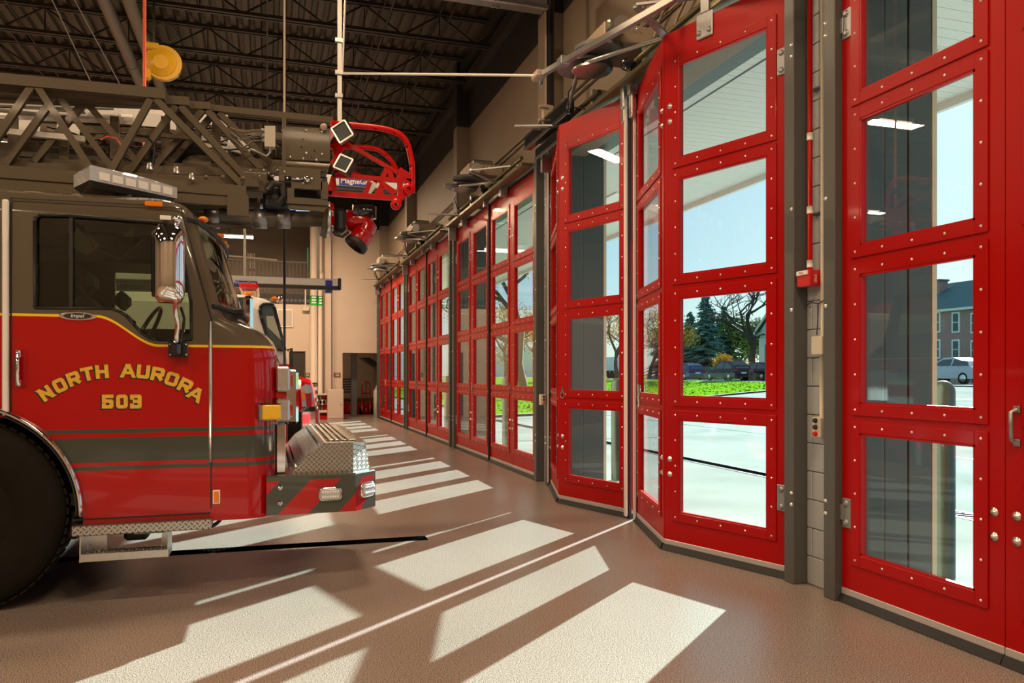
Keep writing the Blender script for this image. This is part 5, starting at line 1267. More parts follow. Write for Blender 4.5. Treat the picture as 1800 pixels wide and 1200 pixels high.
# mezzanine railing
rl = thing('mezzanine_railing', 'dark metal railing with thin balusters across the mezzanine opening', 'railing', (mzL, YF+.1, mzB))
rz1 = P(500, 460, YF+.1).z; rz0 = mzB+.02
MB().box(mzL, mzR, YF+.07, YF+.12, rz1-.025, rz1+.025).obj('top_rail', M['railing'], rl)
MB().box(mzL, mzR, YF+.07, YF+.12, rz0, rz0+.04).obj('bottom_rail', M['railing'], rl)
x = mzR-.05; bme = MB().box(-.012, .012, -.012, .012, rz0, rz1).mesh('baluster'); bme.materials.append(M['railing'])
while x > mzL:
    o = bpy.data.objects.new('baluster', bme); COL.objects.link(o); o.location = (x, YF+.095, 0); setpar(o, rl); x -= .115
MB().box(mzL, mzR, YF-.03, YF, mzB-.30, mzB-.0).obj('deck_edge', M['blackmetal'], rl)
for k in range(34): MB().box(mzR-.10-.13*k-.09, mzR-.10-.13*k, YF-.04, YF-.03, mzB-.24, mzB-.15).obj('edge_slot', M['steelgray'], rl) if k < 26 else None
a = P(430, 447, YF+.6); b = P(487, 457, YF+.6)
tag(MB().beam((a.x-2, YF+.6, a.z), (b.x, YF+.6, b.z), .05, .05).obj('handrail', M['taupe']), 'pale inner handrail behind the mezzanine railing', 'handrail')
t = thing('stair_post', 'cluster of slim pale posts inside the mezzanine opening', 'post', (0, YF+.8, mzB), 'mezzanine posts')
for u in (436, 440, 443, 447): p = P(u, 480, YF+.8); MB().box(p.x-.015, p.x+.015, YF+.78, YF+.81, mzB-.04, 5.4).obj('post', M['taupe'], t)
o = P(541, 470, YF+.6); tag(MB().box(o.x-.02, o.x+.02, YF+.55, YF+.6, mzB-.04, P(541, 430, YF).z).obj('green_post', M['green']), 'thin green upright at the dark end of the mezzanine', 'post')
# column pipes at the back wall
for i, (u0, u1, m, lab) in enumerate(((545, 558, 'seal', 'left'), (559, 567, 'seal', 'right'))):
    a, b = P(u0, 500, YF-.3), P(u1, 500, YF-.3); r = (b.x-a.x)/2; cx = (a.x+b.x)/2
    t = thing('riser_pipe', lab+' pale riser pipe with a green band against the far wall', 'pipe', (cx, YF-.3, 0), 'riser pipes at the far wall')
    MB().tube([(cx, YF-.3, .05 if i == 0 else .55), (cx, YF-.3, 7.0)], r, 14).obj('pipe', mat('riser_paint_%d' % i, (.62, .52, .43), .5), t)
    z0, z1 = P(550, 537, YF-.3).z, P(550, 520, YF-.3).z
    g_ = MB().tube([(cx, YF-.3, z0), (cx, YF-.3, z1)], r+.006, 14).obj('green_band', M['green'], t)
    for k in range(3): MB().box(cx-r*.6, cx+r*.6, YF-.3-r-.012, YF-.3-r-.006, z0+.06+.09*k, z0+.10+.09*k).obj('arrow_mark', M['labelwhite'], g_)
    if i == 1: MB().tube([(cx, YF-.3, P(563, 490, YF-.3).z), (cx, YF-.3, P(563, 478, YF-.3).z)], r+.04, 14).obj('flange', M['wallback'], t)
p = P(580, 600, YF-.2); MB().box(P(571, 0, YF-.2).x, P(582, 0, YF-.2).x, YF-.2, YF, 0, 7.3).obj('trim_12', M['wallback']); tag(COL.objects['trim_12'], 'slim pale column on the far wall right of the riser pipes', 'column', kind='structure')
# fittings on the back wall
for (u0, v0, u1, v1, n, lab, m) in ((535, 655, 546, 662, 'wall_sign', 'small brown sign on the far wall beside the dark door', 'brown'), (587, 655, 599, 662, 'wall_sign', 'small brown sign on the far wall left of the storage opening', 'brown')):
    a, b = P(u0, v0, YF-.02), P(u1, v1, YF-.02)
    o = MB().box(a.x, b.x, YF-.03, YF, b.z, a.z, bv=.004).obj(n, M[m]); tag(o, lab, 'sign')
    for k in range(2): MB().box(a.x+.05, b.x-.05, YF-.034, YF-.03, b.z+.03+.05*k, b.z+.05+.05*k).obj('sign_line', M['cream'], o)
a, b = P(487, 543, YF-.02), P(515, 575, YF-.02)
t = MB().box(a.x, b.x, YF-.05, YF, b.z, a.z, bv=.006).obj('wall_panel', M['labelwhite']); tag(t, 'flat whitish panel on the far wall right of the white cab', 'panel')
MB().box(a.x+.03, b.x-.03, YF-.055, YF-.05, b.z+.03, a.z-.03).obj('face', mat('panel_face', (.50, .44, .38), .6), t)
a = P(537, 540, YF-.1); t = thing('wall_sensor', 'small cream box on a stem high on the far wall', 'sensor', tuple(a))
MB().box(a.x-.02, a.x+.02, YF-.06, YF, a.z, a.z+.8).obj('stem', M['cream'], t); MB().box(a.x-.10, a.x+.12, YF-.14, YF, a.z-.12, a.z+.02, bv=.02).obj('case', M['cream'], t)
a = P(660, 735, YF+.1)
MB().box(oL-.06, oL, YF-.03, YF+.24, 0, oT+.05).box(oL, oR, YF-.03, YF+.24, oT, oT+.06).obj('opening_trim', M['wallback'], wb)
# cabinet, valve set
a, b = P(576, 683, YF-.7), P(604, 732, YF-.7)
t = thing('cabinet', 'plain peach-white floor cabinet at the far wall left of the storage opening', 'cabinet', ((a.x+b.x)/2, YF-.4, 0))
zz = P(590, 684, YF-.7).z
MB().box(a.x, b.x, YF-.7, YF-.02, 0, zz, bv=.008).obj('body', M['wallback'], t); MB().box(a.x+.02, b.x-.02, YF-.715, YF-.7, .05, zz-.03, bv=.004).obj('door', M['wallback'], t)
MB().dome((b.x-.08, YF-.715, zz*.5), (0, -1, 0), .02, .02, 8).obj('knob', M['galv'], t)
a, b = P(559, 695, YF-.5), P(575, 728, YF-.5)
t = thing('valve_set', 'red and cream valve set on the floor at the far wall beside the cabinet', 'valve set', ((a.x+b.x)/2, YF-.4, 0))
MB().box(a.x, b.x, YF-.5, YF-.1, .78, .83).box(a.x, b.x, YF-.5, YF-.1, .22, .30).obj('shelf', M['cream'], t)
for k, x in enumerate((a.x+.04, (a.x+b.x)/2, b.x-.05)):
    MB().tube([(x, YF-.35, .02), (x, YF-.35, .78)], .04, 10).obj('valve_pipe', M['brown' if k != 2 else 'red'], t)
    MB().lathe((x, YF-.42, .55), (0, -1, 0), [(0, .085), (.02, .085)], 16).obj('hand_wheel', M['cream' if k == 1 else 'brown'], t)
MB().box(a.x, b.x, YF-.5, YF-.15, 0, .12).obj('base', M['red'], t)
# storage nook content
t = thing('hand_truck', 'red tubular hand truck standing in the storage nook', 'hand truck', (P(642, 700, YF+2.2).x, YF+2.2, 0))
Yh = YF+2.2; xl, xr_ = P(636.5, 700, Yh).x, P(651, 700, Yh).x; zt_ = P(640, 671, Yh).z
MB().tube([(xl, Yh, .1), (xl, Yh, zt_-.12), (xl+.08, Yh, zt_), (xr_-.08, Yh, zt_), (xr_, Yh, zt_-.12), (xr_, Yh, .1)], .022, 8).obj('frame', M['redtruck'], t)
for z in (.35, .75, zt_*.66): MB().tube([(xl, Yh, z), (xr_, Yh, z)], .016, 6).obj('crossbar', M['redtruck'], t)
MB().tube([((xl+xr_)/2, Yh, .1), ((xl+xr_)/2, Yh, zt_+.05)], .016, 6).obj('centre_bar', M['redtruck'], t)
MB().box(xl-.02, xr_+.02, Yh-.25, Yh, .02, .035).obj('toe_plate', M['redtruck'], t)
for x in (xl-.05, xr_+.05): MB().lathe((x-.03, Yh+.1, .13), (1, 0, 0), [(0, .12), (0, .13), (.06, .13), (.06, .05)], 18).obj('wheel', M['tyre'], t)
p = P(622, 700, YF+.9); t = tag(MB().box(p.x-.10, p.x+.10, YF+.8, YF+1.0, 0, mzB-.32, bv=.01).obj('steel_column', M['steelgray']), 'dark grey steel column inside the storage nook', 'column')
Ys = YF+1.8; xl, xr_ = P(598, 0, Ys).x, P(620, 0, Ys).x
t = thing('hose_rack', 'slatted rack of pale shelves in the storage nook left of the column', 'rack', ((xl+xr_)/2, Ys, 0))
for v in (666, 670.5, 675, 679.5, 684, 688.5): z = P(610, v, Ys).z; MB().box(xl-.3, xr_, Ys-.02, Ys+.02, z-.03, z+.02).obj('slat', M['blackmetal'], t)
for x in (xl-.25, xr_-.03): MB().box(x, x+.05, Ys+.02, Ys+.06, 0, P(610, 664, Ys).z).obj('rack_post', M['steelgray'], t)
t = tag(MB().box(xl-.3, P(668, 0, Ys).x, YF+2.8, YF+3.2, 0, .42, bv=.05).obj('crate', M['redtruck']), 'long low dark red crate along the back of the storage nook', 'crate')
t = tag(MB().box(xl-.3, 3.87, YF+3.9, YF+4.0, .48, .54).obj('low_rail', M['brown']), 'horizontal brown rail low on the storage nook wall', 'rail')
p = P(665, 700, YF+1.2); t = thing('cylinder_tank', 'pale round tank at the right side of the storage nook', 'tank', tuple(P(665, 735, YF+1.2)))
MB().lathe((p.x, YF+1.2, 0), (0, 0, 1), [(0, .14), (0.02, .17), (P(664, 682, YF+1.2).z-.1, .17), (P(664, 676, YF+1.2).z, .06)], 20).obj('tank', M['cream'], t)
MB().prism([P(636, 628, YF+2.0), P(668, 650, YF+2.0), P(668, 640, YF+2.0), P(650, 628, YF+2.0)], (0, 1.0, 0)).obj('stair_flight', M['blackmetal'], None, fix=True)
tag(COL.objects['stair_flight'], 'underside of a dark stair flight in the storage nook', 'stairs')

# ------------------------------------------------------------------ second truck: white and red rescue truck behind the ladder truck
YC = 11.1; YCr = 13.3
r2 = thing('rescue_truck', 'white-over-red rescue truck with chrome front parked behind the ladder truck', 'truck', (-2, 12.2, 0))
def q2(u, v, Y=YC): return P(u, v, Y)
ct = q2(480, 517).z; cb = q2(500, 640).z
rowsw = []
xs_top, xs_bot = q2(486, 530).x, q2(506, 620).x
prof2 = [(-5, 1.0), (q2(507, 0).x+.02, 1.0), (q2(506, 0).x, cb), (q2(504, 0).x-.02, q2(505, 615).z), (q2(486, 0).x-.03, q2(505, 532).z), (q2(480, 0).x-.12, ct-.05), (q2(470, 0).x-.3, ct), (-5, ct)]
wc2 = MB()
rg = []
for (ins, y) in ((.14, YC), (.03, YC+.06), (0, YC+.18), (0, YCr-.18), (.03, YCr-.06), (.14, YCr)):
    cx, cz = -2.5, 1.8
    rg.append([(x-(ins if x > -4 else 0)*(1 if x > cx else -1), y, z-(ins if z > cz else -ins*.2)) for x, z in prof2])
wc2.loft(rg, smooth=False); cabw = wc2.obj('cab', M['white'], r2, fix=True)
WQ = [(457, 545), (459, 537), (465, 534), (478, 534), (482, 540), (501, 616), (488, 614), (473, 600), (460, 560)]
Q = [q2(u, v) for u, v in WQ]
MB().prism([(p.x, YC-.004, p.z) for p in Q], (0, -.012, 0)).obj('side_window', M['pane'], r2, fix=True)
mb = MB()
for i in range(len(Q)): a, b = Q[i], Q[(i+1) % len(Q)]; mb.tube([(a.x, YC-.012, a.z), (b.x, YC-.012, b.z)], .022, 6)
mb.obj('window_seal', M['black'], r2)
MB().prism([(q2(468, 0).x, YC-.017, q2(505, 556).z), (q2(481, 0).x, YC-.017, q2(505, 556).z), (q2(496, 0).x, YC-.017, q2(505, 600).z), (q2(470, 0).x, YC-.017, q2(505, 575).z)], (0, -.003, 0)).obj('window_reflection_panel', mat('painted_window_reflection', (.35, .38, .30), .3), r2, fix=True)  # pale panel on the pane, a window reflection put into its colour
a, b = q2(408, 522), q2(440, 605)
MB().prism([(a.x, YC-.005, a.z), (b.x-.05, YC-.005, a.z), (b.x, YC-.005, b.z), (a.x, YC-.005, b.z)], (0, -.012, 0)).obj('side_window', M['pane'], r2, fix=True)
MB().box(q2(432, 0).x-.03, q2(432, 0).x+.10, YC-.25, YC-.15, q2(505, 590).z, q2(505, 524).z, bv=.04).obj('mirror', M['chrome'], r2)
MB().box(-5, q2(508, 0).x+.04, YC+.01, YCr-.01, q2(505, 665).z, cb+.0).obj('red_band', M['redtruck'], r2)
# hood, fenders
hd = []
for (x, zt3, ins) in ((q2(506, 0).x-.05, q2(505, 655).z, .12), (q2(530, 0).x, q2(505, 662).z-.0, .06), (q2(548, 0).x, q2(505, 668).z, .10), (q2(556, 0).x, q2(505, 680).z, .25)):
    y0, y1 = YC+ins, YCr-ins
    hd.append([(x, y0, .75), (x, y0, zt3-.18), (x, y0+.10, zt3-.05), (x, y0+.25, zt3), (x, y1-.25, zt3), (x, y1-.10, zt3-.05), (x, y1, zt3-.18), (x, y1, .75)])
MB().loft(hd, smooth=False).obj('hood', M['redtruck'], r2, fix=True)
MB().box(-5, q2(506, 0).x, YC+.02, YCr-.02, .5, 1.05).obj('lower_body', M['redtruck'], r2)
a, b = q2(531, 675), q2(549, 715)
MB().prism([(a.x, YC+.02, b.z), (a.x-.02, YC+.02, a.z-.05), (a.x+.05, YC+.02, a.z), (b.x, YC+.08, a.z-.02), (b.x+.05, YC+.2, b.z)], (0, .3, 0)).obj('headlamp', M['lens'], r2, fix=True)
MB().box(a.x, a.x+.04, YC+.008, YC+.03, q2(505, 705).z, q2(505, 687).z, bv=.01).obj('marker_lamp', M['amber'], r2)
gx = q2(556, 0, YC+.5).x
for k in range(6): MB().box(gx-.08, gx+.02, YC+.45, YCr-.45, .72+.11*k, .78+.11*k, bv=.015).obj('grille_bar', M['chrome'], r2)
MB().box(q2(524, 0).x, q2(560, 0, YC+.3).x, YC+.02, YCr-.02, .36, q2(505, 716).z, bv=.06).obj('bumper', M['chrome'], r2)
for x in (q2(508, 0).x, -4.0):
    for yy in (YC+.04, YCr-.34): MB().lathe((x, yy, .5), (0, 1, 0), [(0, .15), (0, .42), (.04, .5), (.26, .5), (.3, .42), (.3, .15)], 28).obj('wheel', M['tyre'], r2)
for u in (433, 440): MB().ell(tuple(q2(u, 516, YC+.3)), .05, .05, .03, 10, 6).obj('roof_marker', M['amber'], r2)
MB().ell(tuple(q2(483, 525, YC+.1)), .05, .05, .035, 10, 6).obj('roof_marker', M['amber'], r2)
MB().tube([tuple(q2(486, 526, YC+.2)), tuple(q2(497, 526, YC+.2))], .045, 10, r2=.07).obj('air_horn', M['chrome'], r2)
a, b = q2(420, 497, YC+.4), q2(455, 508, YC+.4)
MB().box(a.x, b.x, YC+.4, YCr-.4, b.z, a.z, bv=.03).obj('light_bar', M['redreflect'], r2)['label'] = 'red roof light bar'
MB().box(a.x+.04, b.x-.04, YC+.5, YCr-.5, ct-.02, b.z).obj('light_bar_foot', M['alu'], r2)
MB().tube([tuple(q2(505, 616)), tuple(q2(512, 612)), tuple(q2(513, 640)), tuple(q2(510, 655))], .022, 6).obj('grab_bar', M['black'], r2)
MB().box(-8.0, -5.02, YC-.05, YCr+.05, .5, 2.9, bv=.04).obj('rear_body', M['redtruck'], r2)
# ------------------------------------------------------------------ outdoors
def gz(x): return 0.0 if x < 9 else min(.86, (x-9)/25*.86)
def ground_strip(name, poly, m, lab, cat, z_off=0.0, kind='structure', dz=.0):
    # poly in plan, gridded by clipping along X so that it follows the slope
    import mathutils.geometry as G
    xs = sorted({min(p[0] for p in poly), max(p[0] for p in poly), 9.0, 34.0}); xs = [x for x in xs if min(p[0] for p in poly) <= x <= max(p[0] for p in poly)]
    mb = MB()
    for a, b in zip(xs[:-1], xs[1:]):
        cur = poly
        for (lim, sgn) in ((a, 1), (b, -1)):
            out = []
            for i in range(len(cur)):
                p, q = cur[i], cur[(i+1) % len(cur)]; ip = sgn*(p[0]-lim) >= -1e-9; iq = sgn*(q[0]-lim) >= -1e-9
                if ip: out.append(p)
                if ip != iq:
                    t = (lim-p[0])/(q[0]-p[0]); out.append((lim, p[1]+(q[1]-p[1])*t))
            cur = out
        if len(cur) >= 3: mb.add([(x, y, gz(x)+z_off) for x, y in cur], [tuple(range(len(cur)))])
    o = mb.obj(name, M[m], None)
    import bmesh
    bm = bmesh.new(); bm.from_mesh(o.data)
    for f_ in bm.faces:
        if f_.normal.z < 0: f_.normal_flip()
    bm.to_mesh(o.data); bm.free()
    return tag(o, lab, cat, kind=kind)
ground_strip('ground_apron', [(3.70, -60), (33, -60), (33, 130), (3.70, 130)], 'concrete', 'pale concrete apron outside the folding doors', 'pavement', -.01)
ground_strip('ground_lawn', [(33, -60), (140, -60), (140, 260), (33, 260)], 'grass', 'grass far side of the road under the trees', 'lawn', -.04)
ground_strip('lawn', [(7.5, 25.2), (12, 27.3), (21.5, 33.0), (33.5, 38.5), (33.5, 120), (7.5, 120)], 'grass', 'bright green sunlit lawn between the apron and the road', 'lawn', .05)
ground_strip('kerb', [(7.3, 24.95), (12.05, 27.0), (21.6, 32.7), (33.5, 38.2), (33.5, 38.5), (21.5, 33.0), (12, 27.3), (7.3, 25.3)], 'white2', 'pale kerb along the edge of the lawn', 'kerb', .07)
ground_strip('road', [(34, -60), (43, -60), (43, 260), (34, 260)], 'road', 'grey road where the cars pass', 'road', .03)
ground_strip('path', [(33.0, -60), (34.2, -60), (34.2, 260), (33.0, 260)], 'white2', 'thin pale path along the near side of the road', 'path', .045)
# lawn tufts near
random.seed(11)
mb = MB()
for k in range(5000):
    x = random.uniform(8.5, 33); y = random.uniform(26, 60)
    if y < 25.4+(x-7.5)*.545: continue
    z = gz(x)+.05; a = random.uniform(0, pi); h_ = random.uniform(.02, .06); w_ = random.uniform(.03, .08)
    mb.add([(x-w_*cos(a), y-w_*sin(a), z), (x+w_*cos(a), y+w_*sin(a), z), (x+random.uniform(-.04, .04), y, z+h_)], [(0, 1, 2)])
tag(mb.obj('grass_tufts', M['blade']), 'tufts of grass blades standing in the lawn', 'grass', kind='stuff')
# apron joints and outdoor drain
pa, pb = PX(1205, 802, 6.9), PX(1350, 832, 6.9)
t = thing('apron_drain', 'long slotted trench drain across the concrete apron outside', 'drain', (6.9, 8, 0))
MB().box(6.72, 7.06, -8, 26, -.01, -.004).obj('frame', M['steelgray'], t)
mb = MB()
for k in range(330):
    y = -3+k*.08; mb.box(6.79, 6.99, y, y+.045, -.004, .001)
tag(mb.obj('grate', M['pit'], t), kind='stuff')
mb = MB()
for x in (11, 15.5, 20, 24.5):
    mb.box(x, x+.025, -40, 60, gz(x)-.009, gz(x)-.004)
for y in (-8, 16, 24): mb.prism([(3.9, y, -.006), (9, y, -.006), (9, y+.025, -.006), (3.9, y+.025, -.006)], (0, 0, .004))
tag(mb.obj('apron_joint', M['steelgray'], None, fix=True), 'dark straight joints cut across the concrete apron', 'joint', kind='stuff')
# piers clad in dark panels outside, canopy soffit, fascia
PXO = 4.30
for i, (a, b) in enumerate(piers[:4]):
    t = thing('clad_pier', ['dark panel-clad outside pier between the nearest door and the open door', 'dark panel-clad outside pier left of the open door', 'dark panel-clad outside pier, third from the camera', 'dark panel-clad outside pier, fourth from the camera'][i], 'pier', ((PXO+4.0)/2, (a+b)/2, 0), kind='structure')
    MB().box(4.0, PXO-.01, a+.03, b-.03, 0, 4.5).obj('core', M['blackmetal'], t)
    nx = 3 if i == 0 else 2; wx = (PXO-.04-3.66)/nx
    for k in range(nx):
        x0 = 3.66+k*wx
        for (y0, y1) in ((a, a+.028), (b-.028, b)):
            MB().box(x0+.006, x0+wx-.006, y0-.004 if y0 == a else y0, y1 if y0 == a else y1+.004, .02, 4.5, bv=.004).obj('clad_panel', M['cladding'], t)
    MB().box(PXO-.04, PXO+.0, a-.006, b+.006, 0, 4.5).obj('corner_trim', M['creamtrim'], t)
MB().box(4.0, PXO, YB, YF, 4.40, 4.62).obj('outer_lintel', M['cladding'], wr)
HS = 4.50; XE = 7.2
t = thing('canopy', 'white boarded canopy soffit over the apron outside the doors', 'canopy', (XE-.1, 8, HS), kind='structure')
mb = MB(); y = -8
while y < 30: mb.box(PXO, XE, y+.003, y+.147, HS, HS+.02); y += .15
tag(mb.obj('soffit_board', M['soffit'], t), kind='stuff')
MB().box(3.9, XE, -8, 30, HS+.021, HS+.5).obj('canopy_core', M['steelgray'], t)
MB().box(XE, XE+.06, -8, 30, HS-.09, HS+.6).obj('fascia', M['soffit'], t)
MB().box(PXO, PXO+.05, -8, 30, HS-.03, HS).obj('soffit_angle', M['blackmetal'], t)
MB().box(PXO+.12, PXO+.14, -8, 30, HS-.006, HS).obj('soffit_joint', M['blackmetal'], t)
MB().box(PXO+.28, PXO+.30, -8, 30, HS-.006, HS).obj('soffit_joint', M['blackmetal'], t)
k = 0
for y in (1.6, 7.0, 12.4, 17.8, 23):
    l_ = MB().box(5.55, 5.80, y-.6, y+.6, HS-.03, HS, bv=.006).obj('soffit_lamp', M['lampout'], t)
    MB().box(XE-1.2, XE-1.0, y-1.3, y-.1, HS-.02, HS).obj('soffit_lamp', M['lampout'], t)
# bollards
bl = None
for i, (y, h_, lab) in enumerate(((4.36, 1.41, 'dark round-topped bollard outside the pier beside the nearest door'), (9.78, 1.40, 'dark round-topped bollard outside the pier left of the open door'), (15.0, 1.40, 'dark bollard outside the third pier'), (20.4, 1.4, 'dark bollard outside the fourth pier'))):
    R_ = .082
    o = MB().lathe((4.62, y, 0), (0, 0, 1), [(0, R_), (h_-R_, R_)]+[(h_-R_+R_*sin(t), max(R_*cos(t), .002)) for t in [pi/2*k/6 for k in range(1, 7)]], 24).obj('bollard', M['bollard'])
    tag(o, lab, 'bollard', 'bollards outside the doors')
# cars ------------------------------------------------------------------
def car(name, lab, m, x, y, z, L_=4.7, W_=1.85, H_=1.6, flip=1, grp='passing cars', sedan=False):
    """nose towards flip*Y"""
    t = thing(name, lab, 'car', (x, y, z), grp)
    def Y(s): return y+flip*s*L_
    body = [(-.5, .35), (-.5, .62), (-.485, .95), (-.30, .98), (.20, .96), (.34, .86), (.47, .74), (.5, .55), (.49, .30), (-.49, .28)]
    top = [(-.47, .97), (-.42, 1.30), (-.30, H_-.03), (-.05, H_), (.06, H_-.05), (.24, .98)] if not sedan else [(-.42, .95), (-.28, 1.28), (-.12, H_), (.03, H_-.03), (.24, .95)]
    wr_ = []
    for (dx, f_) in ((-W_/2, .94), (-W_/2+.06, 1), (W_/2-.06, 1), (W_/2, .94)):
        wr_.append([(x+dx, Y(s*f_ if False else s*(.985 if f_ < 1 else 1)), z+(zz*f_+(1-f_)*.6)) for s, zz in body])
    MB().loft(wr_, smooth=False).obj('body', M[m], t, fix=True)
    wr_ = []
    for (dx, s_) in ((-W_/2+.10, 0), (-W_/2+.24, 1), (W_/2-.24, 1), (W_/2-.10, 0)):
        if s_: wr_.append([(x+dx, Y(s), z+zz) for s, zz in top])
    W2 = W_/2
    lo = [(s, zz) for s, zz in (top[0], top[-1])]
    g_ = MB()
    gl = [[(x-W2+.08+(.22*(zz-.95)/(H_-.95)), Y(s), z+zz) for s, zz in top], [(x+W2-.08-(.22*(zz-.95)/(H_-.95)), Y(s), z+zz) for s, zz in top]]
    g_.loft(gl, smooth=False); cb_ = g_.obj('cabin', M[m], t, fix=True)
    for sd_ in (-1, 1):
        def wp(s, zz): return (x+sd_*(W2-.075-(.22*(zz-.95)/(H_-.95))), Y(s), z+zz)
        sh = [(-.38, 1.02), (-.34, 1.28), (-.14, H_-.10), (-.13, 1.02)], [(-.11, 1.02), (-.11, H_-.09), (.03, H_-.12), (.17, 1.02)]
        for pl_ in sh: MB().prism([wp(*p_) for p_ in pl_], (sd_*.012, 0, 0)).obj('side_window', M['pane'], t, fix=True)
        for s in (-.31, .32):
            cx = x+sd_*(W2-.12)
            w_ = MB().lathe((cx, Y(s), z+.33), (sd_, 0, 0), [(-.1, .1), (-.1, .33), (.11, .33), (.125, .30), (.12, .22)], 20).obj('wheel', M['tyre'], t)
            MB().lathe((cx, Y(s), z+.33), (sd_, 0, 0), [(.10, .22), (.126, .21), (.12, .05), (.13, .02)], 10).obj('hub', M['alu'], w_)
    bk = -1*flip
    MB().prism([(x-W2+.3, Y(-.455), z+1.03), (x+W2-.3, Y(-.455), z+1.03), (x+W2-.34, Y(-.405), z+1.34), (x-W2+.34, Y(-.405), z+1.34)], (0, bk*.02, .02)).obj('rear_window', M['pane'], t, fix=True)
    for sd_ in (-1, 1): MB().box(x+sd_*(W2-.2)-.16, x+sd_*(W2-.2)+.16, min(Y(-.5), Y(-.508)), max(Y(-.5), Y(-.47)), z+.80, z+.94, bv=.01).obj('tail_lamp', M['redreflect'], t)
    MB().box(x-.25, x+.25, min(Y(-.504), Y(-.49)), max(Y(-.504), Y(-.49)), z+.60, z+.72).obj('number_plate', M['labelwhite'], t)
    MB().box(x-W2+.1, x+W2-.1, min(Y(-.507), Y(-.45)), max(Y(-.507), Y(-.45)), z+.32, z+.42).obj('bumper', M['blackmetal'], t)
    return t
G = gz(38)+.03
car('car', 'dark blue car at the left edge of the view through the open door', 'carblue', 37.5, 64.6, G)
car('car', 'black sport utility car in the middle of the view through the open door', 'carblack', 38.0, 58.2, G, H_=1.68)
car('car', 'black car just right of the black sport utility car', 'carblack', 41.5, 58.5, G, H_=1.6)
car('car', 'silver white hatchback seen through the nearest door', 'carwhite', 37.5, 34.6, G, L_=4.5, H_=1.5, sedan=True)
car('car', 'blue car far off seen low through the closed door with the tree', 'carblue', 38, 118, G, H_=1.5)
# trailer beyond the lawn
p = PX(1075, 640, 44)
t = thing('dump_trailer', 'pale ribbed dump trailer parked beyond the lawn', 'trailer', (44, p.y, G))
MB().box(42.8, 45.2, p.y-6, p.y+5, G+1.0, G+2.8, bv=.05).obj('body', M['housewhite'], t)
for k in range(22): MB().box(42.70, 42.8, p.y-5.9+.5*k, p.y-5.78+.5*k, G+1.0, G+2.8).obj('rib', M['housewhite'], t)
MB().box(42.9, 45.1, p.y-6, p.y+5, G+.6, G+1.0).obj('chassis', M['blackmetal'], t)
for k in range(4): MB().lathe((42.9, p.y-5+k*1.25, G+.5), (1, 0, 0), [(0, .2), (0, .5), (.3, .5), (.3, .2)], 18).obj('wheel', M['tyre'], t)
# brick house ---------------------------------------------------------
XH = 52.0
def hp(u, v): return PX(u, v, XH)
ya_, yb_ = hp(1790, 600).y, hp(1560, 600).y; ze, zr = hp(1690, 543).z, hp(1660, 505).z-.0
H_ = thing('brick_house', 'two-storey pinkish brick house with slate blue roof across the road', 'house', (XH+4, (ya_+yb_)/2, gz(XH)))
MB().box(XH, XH+9, ya_, yb_, gz(XH)-.1, ze).obj('wall', M['oldhouse'], H_)
MB().box(XH-.35, XH+9.3, ya_-.3, yb_+.3, ze-.08, ze+.12).obj('eave_trim', M['housewhite'], H_)
yr0 = hp(1706, 509).y; dz = zr-ze+.55
MB().add([(XH-.4, ya_-.3, ze+.12), (XH-.4, yb_+.3, ze+.12), (XH+9.4, yb_+.3, ze+.12), (XH+9.4, ya_-.3, ze+.12), (XH+4.5, yr0, ze+dz*1.15), (XH+4.5, yb_-2, ze+dz*1.15)], [(0, 1, 5, 4), (1, 2, 5), (2, 3, 4, 5), (3, 0, 4), (0, 3, 2, 1)]).obj('roof', M['roof'], H_, fix=True)
c = PX(1651, 497, XH+3)
ch_ = MB().box(XH+2.6, XH+3.5, c.y-.42, c.y+.42, ze+.5, PX(0, 493, XH+3).z if False else hp(1651, 493).z+.35).obj('chimney', M['oldhouse'], H_)
MB().box(XH+2.5, XH+3.6, c.y-.5, c.y+.5, hp(1651, 493).z+.35, hp(1651, 493).z+.5).obj('chimney_cap', M['roof'], ch_)
for (u0, u1, v0, v1) in ((1674, 1688, 549, 584), (1707, 1721, 550, 585), (1674, 1688, 597, 617), (1707, 1721, 598, 618), (1640, 1654, 549, 584), (1640, 1654, 597, 617), (1740, 1754, 550, 586)):
    a, b = hp(u0, v0), hp(u1, v1); y0, y1 = b.y, a.y; z0, z1 = min(a.z, b.z), max(a.z, b.z)
    if z1-z0 < 1.0: z0 = z1-1.55
    wn = MB().box(XH-.08, XH, y0, y1, z0, z1).obj('window', M['housewhite'], H_)
    MB().box(XH-.10, XH-.08, y0+.13, y1-.13, z0+.12, (z0+z1)/2-.03).obj('pane', M['pane'], wn); MB().box(XH-.10, XH-.08, y0+.13, y1-.13, (z0+z1)/2+.03, z1-.12).obj('pane', M['pane'], wn)
# fence before it
t = thing('site_fence', 'pale board fence in front of the brick house', 'fence', (47, 42, gz(47)))
y = 36.0
while y < 54:
    MB().box(47, 47.05, y, y+1.9, gz(47), gz(47)+1.55+random.uniform(-.02, .05)).obj('fence_panel', M['concrete'], t); MB().box(46.94, 47, y-.05, y+.03, gz(47), gz(47)+1.65).obj('fence_post', M['bark'], t); y += 1.95
